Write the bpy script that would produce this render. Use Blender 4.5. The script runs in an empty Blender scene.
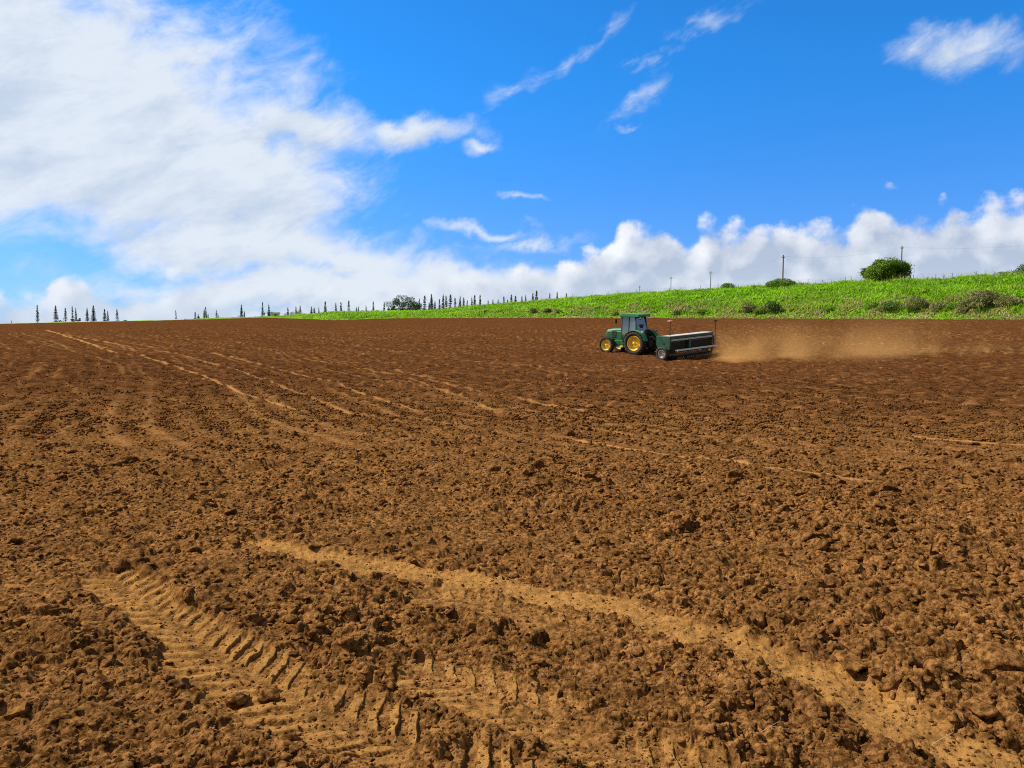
import bpy, math, random
import numpy as np
from mathutils import Vector, Matrix
R = math.radians
random.seed(5)
rng = np.random.default_rng(11)
sc = bpy.context.scene
COL = sc.collection

# ------------------------------------------------------------------ camera, world, sun, exposure
W, H, F = 1024, 768, 760.0
CAM_Z = 1.65
PITCH = math.atan(58.0 / F)
cam_d = bpy.data.cameras.new('camera')
cam_d.sensor_width = 36.0
cam_d.lens = F / W * 36.0
cam_d.clip_start = 0.05
cam_d.clip_end = 20000
cam = bpy.data.objects.new('camera', cam_d)
COL.objects.link(cam)
cam.location = (0, 0, CAM_Z)
cam.rotation_euler = (math.pi / 2 - PITCH, 0, 0)
sc.camera = cam

SUN_EL = R(45)
SUN_DIR = Vector((-0.94, 0.34, 0)).normalized() * math.cos(SUN_EL)
SUN_DIR.z = math.sin(SUN_EL)
sun_d = bpy.data.lights.new('sun', 'SUN')
sun_d.energy = 5.0
sun_d.angle = R(0.53)
sun_d.color = (1.0, 0.95, 0.87)
sun = bpy.data.objects.new('sun', sun_d)
COL.objects.link(sun)
sun.rotation_euler = SUN_DIR.to_track_quat('Z', 'Y').to_euler()
sun.location = (0, 0, 60)

sc.view_settings.view_transform = 'Standard'
sc.view_settings.look = 'None'
sc.view_settings.exposure = 0.6
sc.view_settings.gamma = 1.0
sc.render.engine = 'CYCLES'
sc.cycles.max_bounces = 5
sc.cycles.diffuse_bounces = 3
sc.cycles.glossy_bounces = 2
sc.cycles.transmission_bounces = 4
sc.cycles.transparent_max_bounces = 8
sc.cycles.volume_bounces = 1
sc.cycles.use_denoising = False
sc.cycles.pixel_filter_type = 'BLACKMAN_HARRIS'
sc.cycles.filter_width = 1.05
sc.cycles.denoiser = 'OPENIMAGEDENOISE'
sc.cycles.denoising_prefilter = 'ACCURATE'
sc.cycles.volume_step_rate = 1.0
sc.cycles.volume_max_steps = 128


def pix_dir(px, py):
    """world direction of a picture point"""
    x = (px - W / 2) / F
    y = (H / 2 - py) / F
    c, s = math.cos(PITCH), math.sin(PITCH)
    v = Vector((x, c + y * s, -s + y * c))
    return v.normalized()


def pix_az(px, py=326):
    d = pix_dir(px, py)
    return math.atan2(d.x, d.y)


# ------------------------------------------------------------------ node helpers
class NT:
    def __init__(self, tree):
        self.t = tree
        self.n = tree.nodes
        self.l = tree.links

    def node(self, typ, **kw):
        nd = self.n.new(typ)
        for k, v in kw.items():
            setattr(nd, k, v)
        return nd

    def put(self, sock, val):
        if val is None:
            return
        if isinstance(val, bpy.types.NodeSocket):
            self.l.new(val, sock)
        else:
            if isinstance(val, (tuple, list)) and len(val) == 3 and sock.type == 'RGBA':
                val = (*val, 1)
            sock.default_value = val

    def math(self, op, a, b=None, c=None, clamp=False):
        nd = self.node('ShaderNodeMath', operation=op, use_clamp=clamp)
        self.put(nd.inputs[0], a)
        self.put(nd.inputs[1], b)
        self.put(nd.inputs[2], c)
        return nd.outputs[0]

    def vmath(self, op, a, b=None, scale=None):
        nd = self.node('ShaderNodeVectorMath', operation=op)
        self.put(nd.inputs[0], a)
        self.put(nd.inputs[1], b)
        if scale is not None:
            self.put(nd.inputs['Scale'], scale)
        return nd.outputs['Value' if op in ('LENGTH', 'DOT_PRODUCT') else 'Vector']

    def noise(self, vec, scale, detail=4, rough=0.55, dist=0.0, dim='3D', color=False):
        nd = self.node('ShaderNodeTexNoise', noise_dimensions=dim)
        self.put(nd.inputs['Vector'], vec)
        self.put(nd.inputs['Scale'], scale)
        self.put(nd.inputs['Detail'], detail)
        self.put(nd.inputs['Roughness'], rough)
        self.put(nd.inputs['Distortion'], dist)
        return nd.outputs['Color' if color else 'Fac']

    def mix(self, fac, a, b, blend='MIX'):
        nd = self.node('ShaderNodeMix', data_type='RGBA', blend_type=blend)
        self.put(nd.inputs[0], fac)
        self.put(nd.inputs[6], a)
        self.put(nd.inputs[7], b)
        return nd.outputs[2]

    def smooth(self, v, lo, hi, o0=0.0, o1=1.0):
        nd = self.node('ShaderNodeMapRange', interpolation_type='SMOOTHSTEP')
        self.put(nd.inputs[0], v)
        nd.inputs[1].default_value = lo
        nd.inputs[2].default_value = hi
        nd.inputs[3].default_value = o0
        nd.inputs[4].default_value = o1
        return nd.outputs[0]


# ------------------------------------------------------------------ sky: Nishita air with clouds placed by direction
world = bpy.data.worlds.new('World')
sc.world = world
world.use_nodes = True
wt = NT(world.node_tree)
wt.n.clear()


def sky_uv(px, py):
    d = pix_dir(px, py)
    return math.atan2(d.x, d.y) * F / 100, math.asin(d.z) * F / 100


# group: cloud cover of a direction point P (hundreds of pixels wide units of angle)
g = bpy.data.node_groups.new('cloud_cover', 'ShaderNodeTree')
g.interface.new_socket('P', in_out='INPUT', socket_type='NodeSocketVector')
g.interface.new_socket('veil', in_out='OUTPUT', socket_type='NodeSocketFloat')
g.interface.new_socket('heap', in_out='OUTPUT', socket_type='NodeSocketFloat')
gt = NT(g)
gi = gt.node('NodeGroupInput')
go = gt.node('NodeGroupOutput')
P0 = gi.outputs['P']
# domain warp
wn = gt.noise(P0, 0.9, 3, 0.55, color=True)
w1 = gt.vmath('SCALE', gt.vmath('SUBTRACT', wn, (0.5, 0.5, 0.5)), scale=0.75)
wn2 = gt.noise(P0, 3.2, 4, 0.6, color=True)
w2 = gt.vmath('SCALE', gt.vmath('SUBTRACT', wn2, (0.5, 0.5, 0.5)), scale=0.28)
Pw = gt.vmath('ADD', gt.vmath('ADD', P0, w1), w2)


def blob(vec, px, py, rx, ry, rot=0.0, wgt=1.0):
    u, v = sky_uv(px, py)
    m = gt.node('ShaderNodeMapping', vector_type='TEXTURE')
    gt.put(m.inputs['Vector'], vec)
    m.inputs['Location'].default_value = (u, v, 0)
    m.inputs['Rotation'].default_value = (0, 0, R(rot))
    m.inputs['Scale'].default_value = (rx / 100, ry / 100, 50)
    ln = gt.vmath('LENGTH', m.outputs[0])
    return gt.math('MULTIPLY_ADD', ln, -max(wgt, 0.85), wgt)


def union(vals):
    o = vals[0]
    for v in vals[1:]:
        nd = gt.node('ShaderNodeMath', operation='SMOOTH_MAX')
        gt.put(nd.inputs[0], o)
        gt.put(nd.inputs[1], v)
        nd.inputs[2].default_value = 0.25
        o = nd.outputs[0]
    return o


veil = union([blob(Pw, *b) for b in [
    (-70, 70, 330, 134, 0, 1.9), (95, 115, 215, 105, -24, 1.9), (215, 170, 160, 80, -14, 1.6), (125, 58, 150, 70, -25, 1.2),
    (300, 130, 110, 40, -6, 1.0), (400, 134, 105, 17, 8, .85), (478, 145, 34, 13, 10, .6),
    (235, 238, 185, 42, -3, 1.5), (350, 255, 150, 26, -6, 1.0), (185, 8, 85, 30, 5, .6),
    (400, 292, 330, 40, 0, 1.5), (518, 204, 40, 9, 6, .62), (480, 232, 110, 12, -4, .6), (530, 245, 90, 12, 4, .6),
    (955, 56, 54, 25, 4, .85), (920, 58, 50, 18, 0, .42), (598, 38, 84, 24, 33, .34), (636, 94, 84, 22, 33, .40),
    (655, 50, 74, 20, 25, .30), (512, 90, 76, 30, 22, .38), (617, 130, 26, 9, 10, .42), (700, 10, 120, 26, 14, .27), (562, 58, 95, 24, 36, .29)]])
stretch = gt.vmath('MULTIPLY', P0, (1.0, 1.9, 1.0))
rot = gt.node('ShaderNodeVectorRotate', rotation_type='Z_AXIS')
gt.put(rot.inputs['Vector'], P0)
rot.inputs['Angle'].default_value = R(-24)
streak = gt.vmath('MULTIPLY', rot.outputs[0], (0.85, 1.7, 1.0))
fb = gt.noise(streak, 2.0, 9, 0.62, 0.4)
fb2 = gt.noise(stretch, 0.75, 3, 0.5)
veil = gt.math('ADD', veil, gt.math('MULTIPLY_ADD', fb, 1.45, -0.76))
veil = gt.math('ADD', veil, gt.math('MULTIPLY_ADD', fb2, 0.5, -0.25))
gt.l.new(veil, go.inputs['veil'])
# heaped clouds along the horizon: height of their tops by azimuth
sx = gt.node('ShaderNodeSeparateXYZ')
pn = gt.noise(P0, 2.6, 7, 0.58, color=True)
pwarp = gt.vmath('SCALE', gt.vmath('SUBTRACT', pn, (0.5, 0.5, 0.5)), scale=0.26)
vor = gt.node('ShaderNodeTexVoronoi', feature='SMOOTH_F1')
gt.put(vor.inputs['Vector'], gt.vmath('ADD', P0, gt.vmath('SCALE', pwarp, scale=0.6)))
vor.inputs['Scale'].default_value = 4.2
vor.inputs['Smoothness'].default_value = 0.6
Ph = gt.vmath('ADD', P0, pwarp)
gt.l.new(Ph, sx.inputs[0])
cv = gt.node('ShaderNodeFloatCurve')
tops = [(-400, 290), (0, 284), (30, 292), (60, 264), (100, 258), (126, 284), (150, 286), (165, 274), (200, 270), (235, 284), (300, 290),
        (360, 286), (420, 272), (470, 262), (520, 260), (560, 250), (600, 240), (632, 216), (655, 218), (682, 224),
        (705,218), (742, 217), (765, 218), (800, 210), (838, 216), (856, 202), (885, 190), (915, 194), (955, 204), (985, 190), (1024, 182), (1120, 170),
        (1500, 250)]
crv = cv.mapping.curves[0]
pts = []
for (px, py) in tops:
    u, v = sky_uv(px, py)
    pts.append(((u + 9) / 18, v / 3))
while len(crv.points) < len(pts):
    crv.points.new(0.5, 0.5)
for p, (a, b) in zip(crv.points, pts):
    p.location = (a, b)
    p.handle_type = 'AUTO_CLAMPED'
cv.mapping.extend = 'HORIZONTAL'
cv.mapping.update()
gt.put(cv.inputs['Value'], gt.math('DIVIDE', gt.math('ADD', sx.outputs['X'], 9.0), 18.0))
top = gt.math('MULTIPLY', cv.outputs[0], 3.0)
heap = gt.math('SUBTRACT', top, sx.outputs['Y'])
heap = gt.math('ADD', heap, gt.math('MULTIPLY_ADD', vor.outputs['Distance'], -0.42, 0.12))
heap = gt.math('ADD', heap, gt.math('MULTIPLY_ADD', gt.noise(P0, 7.0, 6, 0.6), 0.28, -0.14))
gt.l.new(heap, go.inputs['heap'])

tc = wt.node('ShaderNodeTexCoord')
sep = wt.node('ShaderNodeSeparateXYZ')
wt.l.new(tc.outputs['Generated'], sep.inputs[0])
az = wt.math('MULTIPLY', wt.math('ARCTAN2', sep.outputs['X'], sep.outputs['Y']), F / 100)
el = wt.math('MULTIPLY', wt.math('ARCSINE', sep.outputs['Z']), F / 100)
cmb = wt.node('ShaderNodeCombineXYZ')
wt.l.new(az, cmb.inputs[0])
wt.l.new(el, cmb.inputs[1])
A = wt.node('ShaderNodeGroup')
A.node_tree = g
wt.l.new(cmb.outputs[0], A.inputs[0])
off = wt.vmath('ADD', cmb.outputs[0], (-0.10, 0.16, 0.0))
B = wt.node('ShaderNodeGroup')
B.node_tree = g
wt.l.new(off, B.inputs[0])

sky = wt.node('ShaderNodeTexSky', sky_type='NISHITA')
sky.sun_disc = False
sky.sun_elevation = SUN_EL
sky.sun_rotation = math.atan2(SUN_DIR.x, SUN_DIR.y)
sky.altitude = 300
sky.air_density = 1.0
sky.dust_density = 0.25
sky.ozone_density = 3.0
tint_c = wt.mix(wt.smooth(el, 2.6, 0.2), (0.13, 0.70, 1.23), (0.27, 0.51, 1.02))
blue = wt.mix(1.0, sky.outputs[0], tint_c, 'MULTIPLY')
SKY_STRENGTH = 0.1
K = 0.68 / SKY_STRENGTH
a_veil = wt.smooth(A.outputs['veil'], -0.08, 0.85, 0, 0.95)
tone = wt.noise(cmb.outputs[0], 0.8, 6, 0.6)
dv = wt.math('SUBTRACT', A.outputs['veil'], B.outputs['veil'])
vr = wt.node('ShaderNodeVectorRotate', rotation_type='Z_AXIS')
wt.put(vr.inputs['Vector'], cmb.outputs[0])
vr.inputs['Angle'].default_value = R(-20)
st2 = wt.noise(wt.vmath('MULTIPLY', vr.outputs[0], (0.6, 1.7, 1.0)), 1.7, 8, 0.62, 0.3)
lit_v = wt.math('ADD', wt.smooth(wt.math('MULTIPLY_ADD', st2, 0.65, wt.math('MULTIPLY', tone, 0.35)), 0.34, 0.58), wt.math('MULTIPLY', dv, 0.7), clamp=True)
c_veil = wt.mix(lit_v, tuple(K * c for c in (0.57, 0.66, 0.78)), tuple(K * c for c in (0.77, 0.83, 0.90)))
c1 = wt.mix(a_veil, blue, c_veil)
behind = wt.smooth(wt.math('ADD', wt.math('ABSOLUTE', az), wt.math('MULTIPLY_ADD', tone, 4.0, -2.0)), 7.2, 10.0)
fill_deck = wt.mix(tone, tuple(K * c for c in (0.16, 0.17, 0.18)), tuple(K * c for c in (0.42, 0.43, 0.45)))  # grey clouds added out of view to whiten the fill light in shadows
c1 = wt.mix(wt.math('MULTIPLY', behind, 0.9), c1, fill_deck)
a_heap = wt.smooth(A.outputs['heap'], -0.02, 0.17, 0, 0.97)
dh = wt.math('SUBTRACT', A.outputs['heap'], B.outputs['heap'])
lit = wt.math('MULTIPLY_ADD', dh, 2.2, -0.30)
rim = wt.smooth(A.outputs['heap'], 0.0, 0.55, 0.5, 0.0)
lit = wt.math('ADD', lit, rim)
lit = wt.math('ADD', lit, wt.math('MULTIPLY_ADD', wt.noise(cmb.outputs[0], 1.9, 6, 0.55), 2.0, -1.0), clamp=True)
c_heap = wt.mix(lit, tuple(K * c for c in (0.46, 0.54, 0.68)), tuple(K * c for c in (0.94, 0.96, 1.0)))
low = wt.smooth(el, 0.75, 0.0)
c_heap = wt.mix(wt.math('MULTIPLY', low, 0.62), c_heap, tuple(K * c for c in (0.60, 0.70, 0.84)))
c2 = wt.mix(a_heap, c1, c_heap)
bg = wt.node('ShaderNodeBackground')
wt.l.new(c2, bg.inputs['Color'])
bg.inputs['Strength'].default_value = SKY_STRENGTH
wo = wt.node('ShaderNodeOutputWorld')
wt.l.new(bg.outputs[0], wo.inputs['Surface'])
world.cycles.sampling_method = 'MANUAL'
world.cycles.sample_map_resolution = 512


# ------------------------------------------------------------------ materials
def new_mat(name):
    m = bpy.data.materials.new(name)
    m.use_nodes = True
    t = NT(m.node_tree)
    t.n.clear()
    out = t.node('ShaderNodeOutputMaterial')
    return m, t, out


def paint(name, col, rough=0.5, metal=0.0, dust=0.25, dustcol=(0.30, 0.17, 0.08), scale=3.0, spec=0.5):
    m, t, out = new_mat(name)
    g_ = t.node('ShaderNodeTexCoord').outputs['Object']
    n1 = t.noise(g_, scale, 6, 0.6)
    n2 = t.noise(g_, scale * 7, 4, 0.6)
    f = t.smooth(t.math('MULTIPLY_ADD', n2, 0.4, t.math('MULTIPLY', n1, 0.6)), 0.40, 0.68, 0, 1)
    f = t.math('MULTIPLY', f, dust)
    c = t.mix(f, col, dustcol)
    b = t.node('ShaderNodeBsdfPrincipled')
    t.put(b.inputs['Base Color'], c)
    t.put(b.inputs['Roughness'], t.math('MULTIPLY_ADD', f, 0.5, rough, clamp=True))
    b.inputs['Metallic'].default_value = metal
    b.inputs['Specular IOR Level'].default_value = spec
    t.l.new(b.outputs[0], out.inputs[0])
    return m


M = {}
M['green'] = paint('tractor_green_paint', (0.010, 0.13, 0.050), 0.5, dust=0.2, spec=0.3)
M['dgreen'] = paint('drill_green_paint', (0.006, 0.085, 0.042), 0.45, dust=0.16)
M['roof'] = paint('roof_green_paint', (0.035, 0.22, 0.085), 0.6, spec=0.2, dust=0.35, dustcol=(0.35, 0.35, 0.28))
M['yellow'] = paint('yellow_rim_paint', (0.92, 0.66, 0.07), 0.4, dust=0.2)
M['rubber'] = paint('tyre_rubber', (0.022, 0.020, 0.019), 0.85, dust=0.55, dustcol=(0.14, 0.085, 0.05), scale=4)
M['black'] = paint('black_metal', (0.013, 0.014, 0.013), 0.6, dust=0.08, spec=0.25)
M['grille'] = paint('grille_mesh', (0.03, 0.028, 0.027), 0.6, dust=0.4)
M['greyrim'] = paint('grey_white_rim', (0.52, 0.46, 0.43), 0.5, dust=0.3)
M['lid'] = paint('dusty_galvanised_lid', (0.50, 0.44, 0.40), 0.6, 0.0, dust=0.35, dustcol=(0.45, 0.30, 0.2))
M['strip'] = paint('pale_blue_steel', (0.58, 0.66, 0.76), 0.45, dust=0.25)
M['steel'] = paint('worn_steel', (0.30, 0.28, 0.25), 0.4, 0.6, dust=0.4)
M['board'] = paint('dusty_board', (0.82, 0.82, 0.68), 0.6, dust=0.15)
M['seat'] = paint('seat_fabric', (0.04, 0.04, 0.045), 0.8, dust=0.1)
M['red'] = paint('red_lens', (0.55, 0.03, 0.02), 0.25, dust=0.1)
M['amber'] = paint('amber_lens', (0.85, 0.34, 0.03), 0.25, dust=0.1)
M['white'] = paint('white_lens', (0.75, 0.75, 0.72), 0.2, dust=0.1)
M['pink'] = paint('faded_red_reflector', (0.72, 0.30, 0.24), 0.5, dust=0.1)
M['wood'] = paint('weathered_pole_wood', (0.15, 0.125, 0.10), 0.9, dust=0.4, dustcol=(0.08, 0.07, 0.06), scale=2)
M['bark'] = paint('tree_bark', (0.11, 0.09, 0.07), 0.9, dust=0.4, dustcol=(0.05, 0.04, 0.03), scale=2)
M['wire'] = paint('wire_metal', (0.12, 0.12, 0.12), 0.6, dust=0.0)
M['wall'] = paint('shed_wall', (0.42, 0.44, 0.44), 0.8, dust=0.2)
M['shroof'] = paint('shed_roof', (0.07, 0.075, 0.08), 0.6, dust=0.2)
M['straw'] = paint('dry_straw', (0.45, 0.35, 0.20), 0.8, dust=0.3)

m, t, out = new_mat('cab_glass')
gb = t.node('ShaderNodeBsdfGlossy')
gb.inputs['Roughness'].default_value = 0.03
gb.inputs['Color'].default_value = (0.85, 0.95, 1, 1)
tb = t.node('ShaderNodeBsdfTransparent')
tb.inputs['Color'].default_value = (0.16, 0.20, 0.22, 1)
ms = t.node('ShaderNodeMixShader')
fr = t.node('ShaderNodeFresnel')
fr.inputs[0].default_value = 1.52
ms.inputs[0].default_value = 0.34
t.l.new(tb.outputs[0], ms.inputs[1])
t.l.new(gb.outputs[0], ms.inputs[2])
df = t.node('ShaderNodeBsdfDiffuse')
df.inputs['Color'].default_value = (0.22, 0.27, 0.29, 1)
m2 = t.node('ShaderNodeMixShader')
t.put(m2.inputs[0], t.smooth(t.noise(t.node('ShaderNodeTexCoord').outputs['Object'], 2.2, 4), 0.35, 0.7, 0.10, 0.34))
t.l.new(ms.outputs[0], m2.inputs[1])
t.l.new(df.outputs[0], m2.inputs[2])
t.l.new(m2.outputs[0], out.inputs[0])
M['glass'] = m


def leafmat(name, c_dark, c_light, c_dry=None, dryness=0.0, transl=0.35, nscale=0.25):
    """leaf colours vary by leaf (attribute tint) and by patch"""
    m, t, out = new_mat(name)
    at = t.node('ShaderNodeAttribute', attribute_name='tint')
    geo = t.node('ShaderNodeNewGeometry')
    n = t.noise(geo.outputs['Position'], nscale, 4, 0.6)
    f = t.math('ADD', t.math('MULTIPLY', at.outputs['Fac'], 0.6), t.smooth(n, 0.3, 0.7, 0, 0.4), clamp=True)
    c = t.mix(f, c_dark, c_light)
    big_ = t.noise(geo.outputs['Position'], nscale * .45, 3, 0.6)
    c = t.mix(t.smooth(big_, 0.42, 0.68, 0, 0.5), c, tuple(a_ * .62 for a_ in c_light))
    if c_dry:
        at2 = t.node('ShaderNodeAttribute', attribute_name='dry')
        c = t.mix(t.math('ADD', at2.outputs['Fac'], dryness, clamp=True), c, c_dry)
    d = t.node('ShaderNodeBsdfPrincipled')
    t.put(d.inputs['Base Color'], c)
    d.inputs['Roughness'].default_value = 0.6
    d.inputs['Specular IOR Level'].default_value = 0.3
    tr = t.node('ShaderNodeBsdfTranslucent')
    t.put(tr.inputs['Color'], t.mix(1.0, c, (1.1, 1.25, 0.5), 'MULTIPLY'))
    ms = t.node('ShaderNodeMixShader')
    ms.inputs[0].default_value = transl
    t.l.new(d.outputs[0], ms.inputs[1])
    t.l.new(tr.outputs[0], ms.inputs[2])
    t.l.new(ms.outputs[0], out.inputs[0])
    return m


M['grass'] = leafmat('bank_grass', (0.12, 0.27, 0.012), (0.39, 0.62, 0.026), (0.40, 0.31, 0.18), 0, 0.45, 0.12)
M['leaf'] = leafmat('broadleaf', (0.035, 0.085, 0.008), (0.20, 0.31, 0.022), None, 0, 0.25)
M['leaf2'] = leafmat('shrub_leaf', (0.08, 0.15, 0.015), (0.24, 0.38, 0.03), None, 0, 0.3)
M['darkleaf'] = leafmat('dark_shrub_leaf', (0.035, 0.08, 0.015), (0.12, 0.21, 0.03), None, 0, 0.2)
M['dryleaf'] = leafmat('dry_shrub_leaf', (0.09, 0.085, 0.035), (0.31, 0.31, 0.10), None, 0, 0.2, 0.6)
M['pine'] = leafmat('hazed_pine_needles', (0.030, 0.048, 0.038), (0.075, 0.10, 0.075), None, 0, 0.1)  # needles lightened and greyed: distance haze put into the colour
M['fartree'] = leafmat('far_tree_leaf', (0.025, 0.045, 0.02), (0.075, 0.11, 0.05), None, 0, 0.2)

# bare grass-bank ground
m, t, out = new_mat('bank_soil')
geo = t.node('ShaderNodeNewGeometry')
n = t.noise(geo.outputs['Position'], 0.35, 6, 0.65)
n2 = t.noise(geo.outputs['Position'], 2.5, 4, 0.65)
c = t.mix(t.smooth(n2, 0.3, 0.7), (0.12, 0.21, 0.012), (0.28, 0.42, 0.025))
c = t.mix(t.smooth(n, 0.55, 0.75, 0, 0.5), c, (0.15, 0.14, 0.05))
b = t.node('ShaderNodeBsdfPrincipled')
t.put(b.inputs['Base Color'], c)
b.inputs['Roughness'].default_value = 0.95
t.l.new(b.outputs[0], out.inputs[0])
M['bank'] = m

# soil
def soil_mat(name, clod=False):
    m, t, out = new_mat(name)
    geo = t.node('ShaderNodeNewGeometry')
    pos = geo.outputs['Position']
    sp = t.node('ShaderNodeSeparateXYZ')
    t.l.new(pos, sp.inputs[0])
    big = t.noise(pos, 0.13, 4, 0.55)
    mid = t.noise(pos, 1.7, 5, 0.6)
    fine = t.noise(pos, 26, 6, 0.7)
    vfine = t.noise(pos, 130, 3, 0.7)
    # drier yellow-brown earth close to the headland, fresher red earth further in, its colour also darkened for clod self-shading
    dist = t.vmath('LENGTH', pos)
    far = t.smooth(t.math('MULTIPLY_ADD', big, 14, dist), 9, 36)
    grain = t.noise(pos, 3.2, 9, 0.85)
    fine = t.math('MULTIPLY_ADD', far, t.math('SUBTRACT', grain, fine), fine)
    near_c = t.mix(t.smooth(fine, 0.37, 0.66), (0.085, 0.034, 0.009), (0.50, 0.234, 0.070))
    far_c = t.mix(t.smooth(fine, 0.36, 0.66), (0.027, 0.0095, 0.0033), (0.195, 0.078, 0.0250))
    c = t.mix(far, near_c, far_c)
    c = t.mix(t.smooth(mid, 0.35, 0.7, 0, 0.45), c, t.mix(far, (0.085, 0.036, 0.011), (0.050, 0.018, 0.006)))
    c = t.mix(t.smooth(vfine, 0.66, 0.8, 0, 0.55), c, (0.45, 0.22, 0.065))
    if not clod:
        sk = t.node('ShaderNodeAttribute', attribute_name='speck')
        c = t.mix(t.smooth(sk.outputs['Fac'], 0.1, 0.8, 0, 0.75), c, (0.40, 0.175, 0.066))
        c = t.mix(t.smooth(sk.outputs['Fac'], -0.1, -0.7, 0, 0.75), c, (0.030, 0.009, 0.003))
        tr = t.node('ShaderNodeAttribute', attribute_name='track')
        tn = t.noise(pos, 9, 5, 0.65)
        f = t.math('MULTIPLY', tr.outputs['Fac'], t.smooth(tn, 0.25, 0.62, 0.45, 1.0), clamp=True)
        c = t.mix(f, c, t.mix(fine, (0.32, 0.145, 0.036), (0.66, 0.34, 0.095)))
        ln = t.node('ShaderNodeAttribute', attribute_name='line')
        c = t.mix(t.math('MULTIPLY', ln.outputs['Fac'], 0.8), c, (0.50, 0.245, 0.08))
    b = t.node('ShaderNodeBsdfPrincipled')
    t.put(b.inputs['Base Color'], c)
    b.inputs['Roughness'].default_value = 0.95
    b.inputs['Specular IOR Level'].default_value = 0.0
    hgt = t.math('ADD', t.math('MULTIPLY', t.noise(pos, 60, 6, 0.85), 0.042), t.math('MULTIPLY', t.noise(pos, 14, 5, 0.75), 0.035))
    bp = t.node('ShaderNodeBump')
    bp.inputs['Strength'].default_value = 0.75
    bp.inputs['Distance'].default_value = 1.0
    t.put(bp.inputs['Height'], hgt)
    t.l.new(bp.outputs[0], b.inputs['Normal'])
    t.l.new(b.outputs[0], out.inputs[0])
    return m


M['soil'] = soil_mat('tilled_soil')
M['clod'] = soil_mat('clod_soil', True)


# ------------------------------------------------------------------ object helpers
def tag(o, label=None, cat=None, group=None, kind=None):
    if label: o['label'] = label
    if cat: o['category'] = cat
    if group: o['group'] = group
    if kind: o['kind'] = kind
    return o


def np_mesh(name, V, Fs, mat=None, parent=None, smooth=False, attrs=None):
    """Fs: list of int arrays (n,k)"""
    me = bpy.data.meshes.new(name)
    V = np.asarray(V, dtype=np.float32)
    Fs = [np.asarray(f, dtype=np.int32) for f in Fs if len(f)]
    nl = sum(f.size for f in Fs)
    nf = sum(len(f) for f in Fs)
    me.vertices.add(len(V))
    me.vertices.foreach_set('co', V.ravel())
    me.loops.add(nl)
    me.loops.foreach_set('vertex_index', np.concatenate([f.ravel() for f in Fs]))
    me.polygons.add(nf)
    st = np.concatenate([np.full(len(f), f.shape[1], np.int32) for f in Fs])
    me.polygons.foreach_set('loop_start', np.concatenate([[0], np.cumsum(st)[:-1]]).astype(np.int32))
    if smooth:
        me.polygons.foreach_set('use_smooth', np.ones(nf, bool))
    me.update(calc_edges=True)
    for k, a in (attrs or {}).items():
        at = me.attributes.new(k, 'FLOAT', 'POINT')
        at.data.foreach_set('value', np.asarray(a, np.float32))
    if mat: me.materials.append(mat)
    o = bpy.data.objects.new(name, me)
    COL.objects.link(o)
    if parent: o.parent = parent
    return o


class MB:
    def __init__(s):
        s.v = []
        s.f = []

    def add(s, vs, fs):
        n = len(s.v)
        s.v += [tuple(v) for v in vs]
        s.f += [tuple(i + n for i in f) for f in fs]
        return s

    def hexa(s, p):  # 8 points: bottom ring 4, top ring 4
        return s.add(p, [(3, 2, 1, 0), (4, 5, 6, 7), (0, 1, 5, 4), (1, 2, 6, 5), (2, 3, 7, 6), (3, 0, 4, 7)])

    def box(s, x0, x1, y0, y1, z0, z1):
        return s.hexa([(x0, y0, z0), (x1, y0, z0), (x1, y1, z0), (x0, y1, z0), (x0, y0, z1), (x1, y0, z1), (x1, y1, z1), (x0, y1, z1)])

    def tube(s, pts, r, n=8, caps=True):
        pts = [Vector(p) for p in pts]
        rs = r if isinstance(r, (list, tuple)) else [r] * len(pts)
        vs, fs = [], []
        for i, p in enumerate(pts):
            d = (pts[min(i + 1, len(pts) - 1)] - pts[max(i - 1, 0)]).normalized()
            a = d.orthogonal().normalized() if i == 0 else (a - d * a.dot(d)).normalized()
            b = d.cross(a)
            for k in range(n):
                th = 2 * math.pi * k / n
                vs.append(p + (a * math.cos(th) + b * math.sin(th)) * rs[i])
        for i in range(len(pts) - 1):
            for k in range(n):
                k2 = (k + 1) % n
                fs.append((i * n + k, i * n + k2, (i + 1) * n + k2, (i + 1) * n + k))
        if caps:
            fs.append(tuple(range(n))[::-1])
            fs.append(tuple((len(pts) - 1) * n + k for k in range(n)))
        return s.add(vs, fs)

    def prism(s, prof, y0, y1):  # profile in x,z extruded along y
        n = len(prof)
        vs = [(x, y0, z) for x, z in prof] + [(x, y1, z) for x, z in prof]
        fs = [(i, (i + 1) % n, n + (i + 1) % n, n + i) for i in range(n)]
        fs += [tuple(range(n))[::-1], tuple(range(n, 2 * n))]
        return s.add(vs, fs)

    def lathe(s, prof, c, n=32, closed=True):  # profile (radius, y) around the y axis through c
        m_ = len(prof)
        vs = []
        for k in range(n):
            th = 2 * math.pi * k / n
            for (r_, y) in prof:
                vs.append((c[0] + r_ * math.cos(th), c[1] + y, c[2] + r_ * math.sin(th)))
        fs = []
        for k in range(n):
            k2 = (k + 1) % n
            for i in range(m_ if closed else m_ - 1):
                j = (i + 1) % m_
                fs.append((k * m_ + i, k * m_ + j, k2 * m_ + j, k2 * m_ + i))
        return s.add(vs, fs)

    def build(s, name, mat, parent=None, bevel=0.0, smooth=False):
        me = bpy.data.meshes.new(name)
        me.from_pydata(s.v, [], s.f)
        if smooth:
            for p in me.polygons: p.use_smooth = True
        me.materials.append(mat)
        me.update()
        o = bpy.data.objects.new(name, me)
        COL.objects.link(o)
        if parent: o.parent = parent
        if bevel:
            b = o.modifiers.new('bevel', 'BEVEL')
            b.width = bevel
            b.segments = 2
            b.limit_method = 'ANGLE'
        return o


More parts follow.
